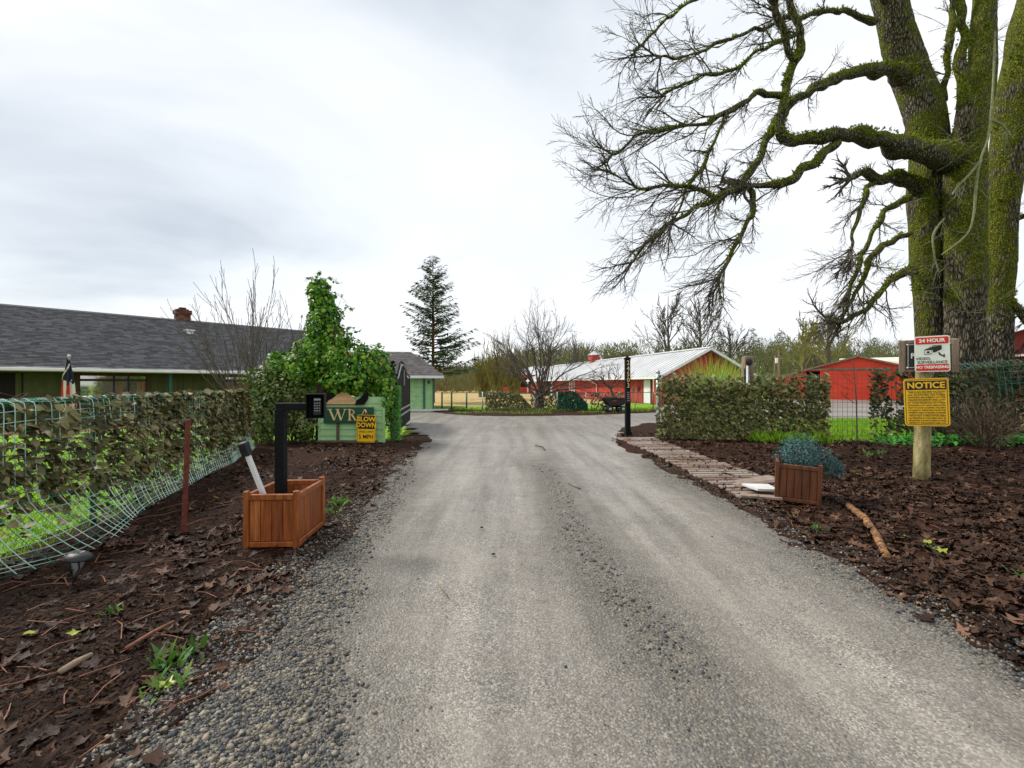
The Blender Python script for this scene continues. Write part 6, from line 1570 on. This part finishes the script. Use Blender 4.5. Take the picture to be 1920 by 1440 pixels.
# pale lichen-covered branches hanging in front of the trunks
b = MB()
for path in ([(1866, 60, 1.6, 13.6), (1862, 160, 2, 13.5), (1858, 215, 2.2, 13.5), (1852, 262, 2.2, 13.5), (1838, 300, 2.4, 13.5), (1830, 350, 2.4, 13.5), (1826, 400, 2.2, 13.5), (1812, 440, 1.8, 13.5), (1765, 478, 1.0, 13.5)],
             [(1840, 300, 2.6, 13.5), (1815, 330, 2.2, 13.5), (1800, 345, 2, 13.5), (1785, 365, 1.6, 13.5)], [(1858, 225, 2.5, 13.5), (1880, 235, 2.2, 13.5), (1895, 255, 1.8, 13.5)], [(1770, 410, 2, 13.8), (1750, 440, 1.8, 13.8), (1752, 480, 1.6, 13.8), (1760, 510, 1.3, 13.8)]):
    pts, rad = resample(*px_path(path), .12); lumpy(b, pts, rad, 6, .25, 3)
    for j in range(5):
        i = rs.randrange(len(pts)-1); grow(b, pts[i], sidedir((pts[i+1]-pts[i]).normalized(), .8, rs), .45, .010, 1, rs, dict(kids=3, ratio=.6, ang=.7, wob=.2, up=0, rmin=.005))
tag(b.build('lichen_branches', M_['paletwig'], tree), kind='stuff')
# thin pale shoots across the trunks
b = MB()
for i in range(46):
    px, py = rs.uniform(1690, 1915), rs.uniform(40, 640); p = P(px, py, 13.9); d = Vector((rs.choice((-1, 1))*rs.uniform(.4, 1), rs.uniform(-.6, 0), rs.uniform(-.3, .6)))
    grow(b, p, d, rs.uniform(.5, 1.1), .009, 1, rs, dict(kids=3, ratio=.55, ang=.6, wob=.1, up=.02, rmin=.0045))
tag(b.build('thin_shoots', M_['paletwig'], tree), kind='stuff')
# moss tufts
TU = [(np.array([(-.25,0,0),(.25,0,0),(.1,.1,.9),(0,-.28,0),(0,.26,0),(-.2,-.12,1.0)]), np.array([(0,1,2),(3,4,5)])), (np.array([(-.3,0,0),(.2,.1,0),(-.3,.3,.8),(.1,-.28,0),(.1,.26,0),(.35,-.1,.8)]), np.array([(0,1,2),(3,4,5)]))]
r = np.random.default_rng(5); mp_, mn_ = [], []
tot = [(sum((a-b_).length*(ra) for a, b_, ra in zip(p, p[1:], rd))) for p, rd, _ in tpaths]; W_ = np.array(tot)/sum(tot)
for ti, (pts, rad, _) in enumerate(tpaths):
    n = int(46000*W_[ti])+120; i = r.integers(0, len(pts)-1, n); t = r.uniform(0, 1, n); an = r.uniform(0, 2*np.pi, n)
    A = np.array([tuple(p) for p in pts]); D = np.diff(A, axis=0); D /= np.linalg.norm(D, axis=1, keepdims=True); c = A[i]*(1-t[:, None])+A[i+1]*t[:, None]; rr_ = np.array(rad)[i]
    up_ = np.tile([0., 0, 1], (n, 1)); u = np.cross(D[i], up_+np.array([.01, .02, 0])); u /= np.linalg.norm(u, axis=1, keepdims=True); v = np.cross(u, D[i])
    nn = u*np.cos(an)[:, None]+v*np.sin(an)[:, None]; p = c+nn*(rr_*1.0)[:, None]
    nz = np.array([mnoise.noise(Vector(x_)*1.1) for x_ in p]); horiz = 1-np.abs(D[i][:, 2])
    acc = nz*.95+.35*nn[:, 2]+.16*horiz-.14*nn[:, 0]+np.clip((p[:, 2]-4.0)*.05, -.15, .10)
    k = (acc > (.44 if ti < 3 else .26)) & (nn[:, 1] < .6); mp_.append(p[k]); mn_.append(nn[k])
mp_ = np.concatenate(mp_); mn_ = np.concatenate(mn_)
tag(link('moss_tufts', scatter_mesh('moss_tufts', TU, mp_, frames(mn_+np.array([0, 0, .25]), r, .4), r.gamma(4, .014, len(mp_)).clip(.025, .12), M_['moss'], r), tree), kind='stuff')

# ---- bare trees and shrubs
def bare(name, label, base, stems, q, mt, lvl=2, trunk=None, group=None, seed=1, cat='tree'):
    rs_ = random.Random(seed); o = empty(name, tuple(base)); tag(o, label, cat, group)
    if trunk:
        b = MB(); tp = [Vector(t[:3]) for t in trunk]; b.tube(tp, [t[3] for t in trunk], 9); b.build('trunk', M_[mt[0]], o, True)
    b = MB()
    for (p, d, L, r_) in stems: grow(b, Vector(p), Vector(d), L, r_, lvl, rs_, q)
    c = b.build('crown', M_[mt[1]], o); c['kind'] = 'stuff'; return o
# vase-shaped tree in front of the stable
rs = random.Random(5); st_ = []
ctr = G(1012, 769)
for k in range(14):
    a = -1.42+2.84*k/13+rs.uniform(-.08, .08); yy = rs.uniform(-.35, .35); st_.append(((math.sin(a)*.22, yy*.2, .75+rs.uniform(0, .5)), (math.sin(a)*1.0, yy, math.cos(a)*1.15+.35), 3.35*(1-.10*abs(a))+rs.uniform(-.2, .3), .066))
bare('vase_tree', 'bare multi-stemmed vase-shaped tree with mossy base in front of the stable', ctr, st_, dict(kids=(3, 4, 5), ratio=.60, ang=.50, wob=.11, up=.012, rmin=.007), ('mossbark', 'twiglight'), 3, [(0, 0, -.1, .36), (0, 0, .3, .27), (0, 0, .8, .25), (0, 0, 1.3, .12)], None, 8)
# leafless shrub in front of the house
rs = random.Random(6); st_ = []
for k in range(26):
    a = -1.05+2.1*k/25+rs.uniform(-.06, .06); st_.append(((math.sin(a)*.15, rs.uniform(-.15, .15), .4), (math.sin(a)*1.05, rs.uniform(-.35, .35), math.cos(a)*.95+.35), 3.1*(1-.1*abs(a))*rs.uniform(.8, 1.12), .022))
bare('bare_shrub', 'tall leafless fan-shaped shrub in front of the ranch house', (-7.75, 13.6, 0), st_, dict(kids=(4, 4), ratio=.48, ang=.42, wob=.06, up=.05, rmin=.0062), ('twiglight', 'twiglight'), 2, [(0, 0, -.1, .12), (0, 0, .5, .10)], None, 9, 'shrub')
# small twisted tree behind the cart
rs = random.Random(12)
bare('small_bare_tree', 'small twisted bare tree leaning beside the dump cart', (6.75, 28.9, 0), [((-.5, 0, 1.3), (math.sin(a), rs.uniform(-.4, .4), .8), 1.15, .05) for a in (-1.2, -.7, -.3, .2, .7, 1.1)], dict(kids=(3, 4), ratio=.6, ang=.6, wob=.16, up=.02, rmin=.012), ('twiglight', 'twiglight'), 2, [(0, 0, -.1, .10), (-.2, 0, .6, .085), (-.45, 0, 1.2, .07), (-.5, 0, 1.5, .05)], None, 3)
bare('thin_shrub', 'thin pale upright shrub beside the emerald leaf screen', (3.0, 29.6, 0), [((0, 0, .2), (math.sin(a)*.6, 0, 1), 1.5, .03) for a in (-.8, -.4, 0, .4, .8)], dict(kids=(3, 3), ratio=.5, ang=.5, wob=.08, up=.04, rmin=.010), ('twiglight', 'twiglight'), 2, None, None, 4, 'shrub')
# willow-like brush by the field
for i, (px, Y_, top, lab) in enumerate(((905, 52, 655, 'wispy olive brush standing nearest the fir tree in the field'), (936, 46, 615, 'tall olive-yellow willow brush left of the vase-shaped tree'), (966, 50, 640, 'olive willow brush directly behind the slumped leaf screen'), (1085, 66, 615, 'grey bare tree rising behind the stable roof cupola'))):
    rs = random.Random(30+i); h = HC+(720-top)/FPX*Y_
    st_ = [((rs.uniform(-.5, .5), rs.uniform(-.5, .5), .1), (rs.uniform(-.42, .42), rs.uniform(-.3, .3), 1), h*.62*rs.uniform(.6, 1.05), .07) for k in range(20 if i < 3 else 9)]
    bare('field_brush', lab, ((px-960)/FPX*Y_, Y_, 0), st_, dict(kids=(4, 6), ratio=.52, ang=.42, wob=.06, up=.05, rmin=.024), ('twigolive', 'twigolive' if i < 3 else 'twig'), 2, None, 'brush along the field', 20+i, 'brush')
# tall bare trees beyond the stable
for i, (px, Y_, top, sp, lab) in enumerate(((1252, 85, 548, .5, 'tall bare tree with spreading crown behind the stable ridge'), (1312, 88, 562, .45, 'tall bare tree beside its taller neighbour behind the reeds'), (1368, 100, 600, .55, 'lower bare tree behind the timber fence post'), (1505, 62, 592, .6, 'olive twiggy bare tree behind the utility pole'), (1552, 66, 585, .6, 'mossy bare tree rising over the bright red barn roof'))):
    rs = random.Random(50+i); h = HC+(720-top)/FPX*Y_; st_ = []
    for k in range(13): z = h*(.28+.5*k/13); a = rs.uniform(0, 6.28); st_.append(((0, 0, z), (math.cos(a)*sp*1.3, math.sin(a)*sp, .9), h*.34*(1.1-.5*k/13), .11))
    bare('tall_bare_tree', lab, ((px-960)/FPX*Y_, Y_, 0), st_, dict(kids=(5, 6), ratio=.5, ang=.55, wob=.09, up=.03, rmin=.035), ('twig', 'twig' if i < 3 else 'twigolive'), 2, [(0, 0, -.2, .42), (.2, 0, h*.4, .28), (0, 0, h*.75, .12), (.1, 0, h*.97, .04)], 'tall bare trees beyond the barns', 40+i)
# twiggy bush by the fence on the right
rs = random.Random(8); tb = G(1846, 842)
st_ = [((rs.uniform(-.15, .15), rs.uniform(-.15, .15), 0), (rs.uniform(-.95, .95), rs.uniform(-.7, .4), 1), rs.uniform(.7, 1.25), .014) for k in range(32)]
bare('twiggy_bush', 'brown leafless twiggy bush in front of the dark leaf screen', tb, st_, dict(kids=(4, 4), ratio=.5, ang=.6, wob=.13, up=.0, rmin=.005), ('deadwood', 'deadwood'), 2, None, None, 5, 'bush')
b = MB(); sp_b = P(1607, 795, 13.2); b.tube([Vector((sp_b.x, 13.2, -.05)), P(1606, 760, 13.2), P(1603, 720, 13.2), P(1600, 672, 13.2)], [.022, .018, .014, .008], 6)
rs = random.Random(2)
for k in range(7): grow(b, P(1602, rs.uniform(680, 760), 13.2), Vector((rs.choice((-1, 1)), rs.uniform(-.3, .3), .5)), .5, .007, 1, rs, dict(kids=2, ratio=.5, ang=.6, wob=.12, up=.02, rmin=.004))
tag(b.build('sapling', M_['twig']), 'thin leafless sapling growing behind the open wire fence', 'sapling')

# ---- fir trees
CARD = [(np.array([(0,0,0),(.13,.35,-.04),(0,1,-.10),(-.13,.35,-.04)]), np.array([(0,1,2),(0,2,3)]))]
def fir(name, label, base, h, rad, z0, dz, per, cards, mt, seed, lean=None, group=None, cs=.5):
    rs_ = random.Random(seed); r_ = np.random.default_rng(seed); o = empty(name, base); tag(o, label, 'tree', group)
    b = MB(); b.tube([(0, 0, -.2), (0, 0, h*.5), (0, 0, h*.99)], [h*.013, h*.009, .01], 8); b.build('trunk', M_['firbark'], o, True)
    bb = MB(); pos = []; rot = []; scl = []
    z = z0*h
    while z < h*.985:
        t = (z/h-z0)/(1-z0); n = per if t < .85 else max(3, per-2)
        for k in range(n):
            a = rs_.uniform(0, 6.28); L = rad*((1-t)**.85*1.0+.03)*rs_.uniform(.55, 1.12)
            if lean: L *= lean(a, t)
            if L < .08: continue
            d = Vector((math.cos(a), math.sin(a), (.05+.62*t)*rs_.uniform(.6, 1.4))); p0 = Vector((0, 0, z)); pts = [p0, p0+d*L*.5+Vector((0, 0, -.02*L)), p0+d*L+Vector((0, 0, .06*L if t > .3 else .10*L))]
            bb.tube(pts, [.012+.012*L, .012, .006], 3, False)
            m = max(4, int(cards*L/rad))
            for j in range(m):
                u = rs_.uniform(.15, 1); c = pts[0].lerp(pts[1], u*2) if u < .5 else pts[1].lerp(pts[2], u*2-1)
                side = rs_.choice((-1, 1)); dd = Vector((d.x, d.y, 0)).normalized(); sd = Vector((-dd.y, dd.x, 0))*side
                f = (dd*rs_.uniform(.4, 1)+sd*rs_.uniform(.2, 1.1)+Vector((0, 0, rs_.uniform(-.45, .12)))).normalized()
                pos.append(tuple(c)); up_ = Vector((rs_.gauss(0, .3), rs_.gauss(0, .3), 1)); x_ = f.cross(up_).normalized(); z_ = x_.cross(f); rot.append([[x_.x, f.x, z_.x], [x_.y, f.y, z_.y], [x_.z, f.z, z_.z]]); scl.append(cs*rs_.uniform(.5, 1.15)*(.55+.45*(1-t)))
        z += dz*h*(1-.45*t)*rs_.uniform(.8, 1.2)
    tag(bb.build('boughs', M_['firbark'], o), kind='stuff')
    tag(link('needles', scatter_mesh('needles', CARD, np.array(pos), np.array(rot), np.array(scl), M_[mt], r_), o), kind='stuff'); return o
def lean1(a, t):
    right = math.cos(a)
    if t < .16: return 1.15 if right > .1 else (.45 if right < -.3 else .6)
    if t < .34: return 1.05 if right > -.1 else .72
    return 1.0
fir('fir_tree', 'tall dark fir tree with a bare lower trunk behind the garage', (P(812, 720, 40).x, 40, 0), HC+(720-478)/FPX*40, 4.1, .20, .024, 7, 72, 'needle', 3, lean1, None, .62)
for i, (px, Y_, top) in enumerate(((1412, 150, 612), (1424, 160, 630), (1461, 140, 622), (1352, 150, 626), (1340, 155, 640), (1281, 150, 630), (1235, 160, 638), (1181, 165, 646), (1446, 165, 640), (1640, 150, 632), (1662, 160, 640), (1625, 150, 640), (1583, 130, 625), (1690, 150, 636), (1190, 170, 655), (1300, 170, 645))):
    h = HC+(720-top)/FPX*Y_
    fir('far_fir', 'small dark fir standing in the far wood beyond the barns', ((px-960)/FPX*Y_, Y_, 0), h, h*.20, .12, .045, 6, 14, 'needlefar', 100+i, None, 'firs in the far wood', 1.9)

# ---- far wood as one mass of bare crowns
r = np.random.default_rng(21); Vv, Ff, Rn = [], [], []
n_t = 0
prof_x = [-60, -25, -14, -5, 8, 30, 60, 90, 140]; prof_h = [4, 4.5, 6, 8.5, 11.5, 12.8, 13.5, 13, 12.5]
def stroke_tri(p, d, L, w_, q):
    s = Vector((d.z+.3*q, .2, -d.x)).normalized()*w_/2; k = len(Vv); Vv.extend([tuple(p-s), tuple(p+s), tuple(p+d*L)]); Ff.append((k, k+1, k+2))
for i in range(380):
    Y_ = 92+58*r.random(); X_ = -62+215*r.random()
    h = float(np.interp(X_, prof_x, prof_h))*r.uniform(.75, 1.15)*Y_/118; tone = float(np.clip(r.normal(.5, .25), 0, 1)); wdt = h*r.uniform(.28, .42)
    for k in range(150):
        z = h*r.random()**.75*.86; a = r.uniform(0, 6.28); rd_ = wdt*r.random()**.6*(1-(z/h)**2*.55); p = Vector((X_+rd_*math.cos(a), Y_+rd_*.5*math.sin(a), z))
        d = Vector((math.cos(a)*.5+r.normal(0, .35), r.normal(0, .2), .8)).normalized(); stroke_tri(p, d, r.uniform(.9, 2.3), r.uniform(.09, .26), r.normal()); Rn.append(tone)
for i in range(22000):                                     # understorey
    Y_ = 84+20*r.random(); X_ = -62+200*r.random(); z = 3.4*r.random()**1.2
    stroke_tri(Vector((X_, Y_, z)), Vector((r.normal(0, .45), 0, 1)).normalized(), r.uniform(.6, 1.7), r.uniform(.08, .2), r.normal()); Rn.append(r.random())
tag(link('far_wood', np_mesh('far_wood', np.array(Vv), np.array(Ff), M_['woods'], Rn)), 'hazy olive-brown mass of bare woodland beyond the field and barns', 'woodland', kind='stuff')

# ---- reeds, ground cover
rd_ = empty('reed_clump', (6.75, 15.2, 0)); tag(rd_, 'tall arching green and straw reed clump rising behind the leaf screen', 'reeds')
Vv, Ff, Rn = [], [], []; r = np.random.default_rng(4)
for i in range(1700):
    a = r.uniform(0, 6.28); L = r.uniform(1.3, 2.75); lean_ = r.uniform(.05, .55); p = Vector((r.normal(0, .36), r.normal(0, .2), 0)); d = Vector((math.cos(a)*lean_, math.sin(a)*lean_, 1)).normalized(); w_ = r.uniform(.012, .028); s = Vector((math.sin(a+r.normal()), -math.cos(a), 0)).normalized(); k = len(Vv); n = 6; tone = r.random()
    for j in range(n+1):
        ww = w_*(1-j/n)+.001; Vv.extend([tuple(p-s*ww), tuple(p+s*ww)]); p = p+d*L/n; d = (d+Vector((math.cos(a)*.10*lean_*2, math.sin(a)*.10*lean_*2, -.05-.13*lean_*j/n*2))).normalized()
    for j in range(n): Ff.append((k+2*j, k+2*j+1, k+2*j+3, k+2*j+2)); Rn.append(tone)
tag(link('blades', np_mesh('blades', np.array(Vv), np.array(Ff), M_['reed'], Rn), rd_), kind='stuff')
r = np.random.default_rng(14); n = 900
x = r.uniform(9.6, 14.5, n); y = r.normal(11.9, .25, n)-(x-10)*.03; z = r.uniform(.02, .28, n)**1.0
tag(link('ground_ivy', scatter_mesh('ground_ivy', IVY, np.stack([x, y, z], 1), frames(np.tile([0, -.4, 1.], (n, 1)), r, .45, False), r.uniform(.06, .13, n), M_['hedge'], r)), 'low green ground ivy at the foot of the dark leaf screen', 'ground cover', kind='stuff')
n = 700; x = r.uniform(6.6, 8.6, n); y = r.normal(12.45, .18, n)
grass('grass', 'long green grass tufts at the foot of the tall leaf screen', x, y, .3, 9, 'grass', .0, .5)
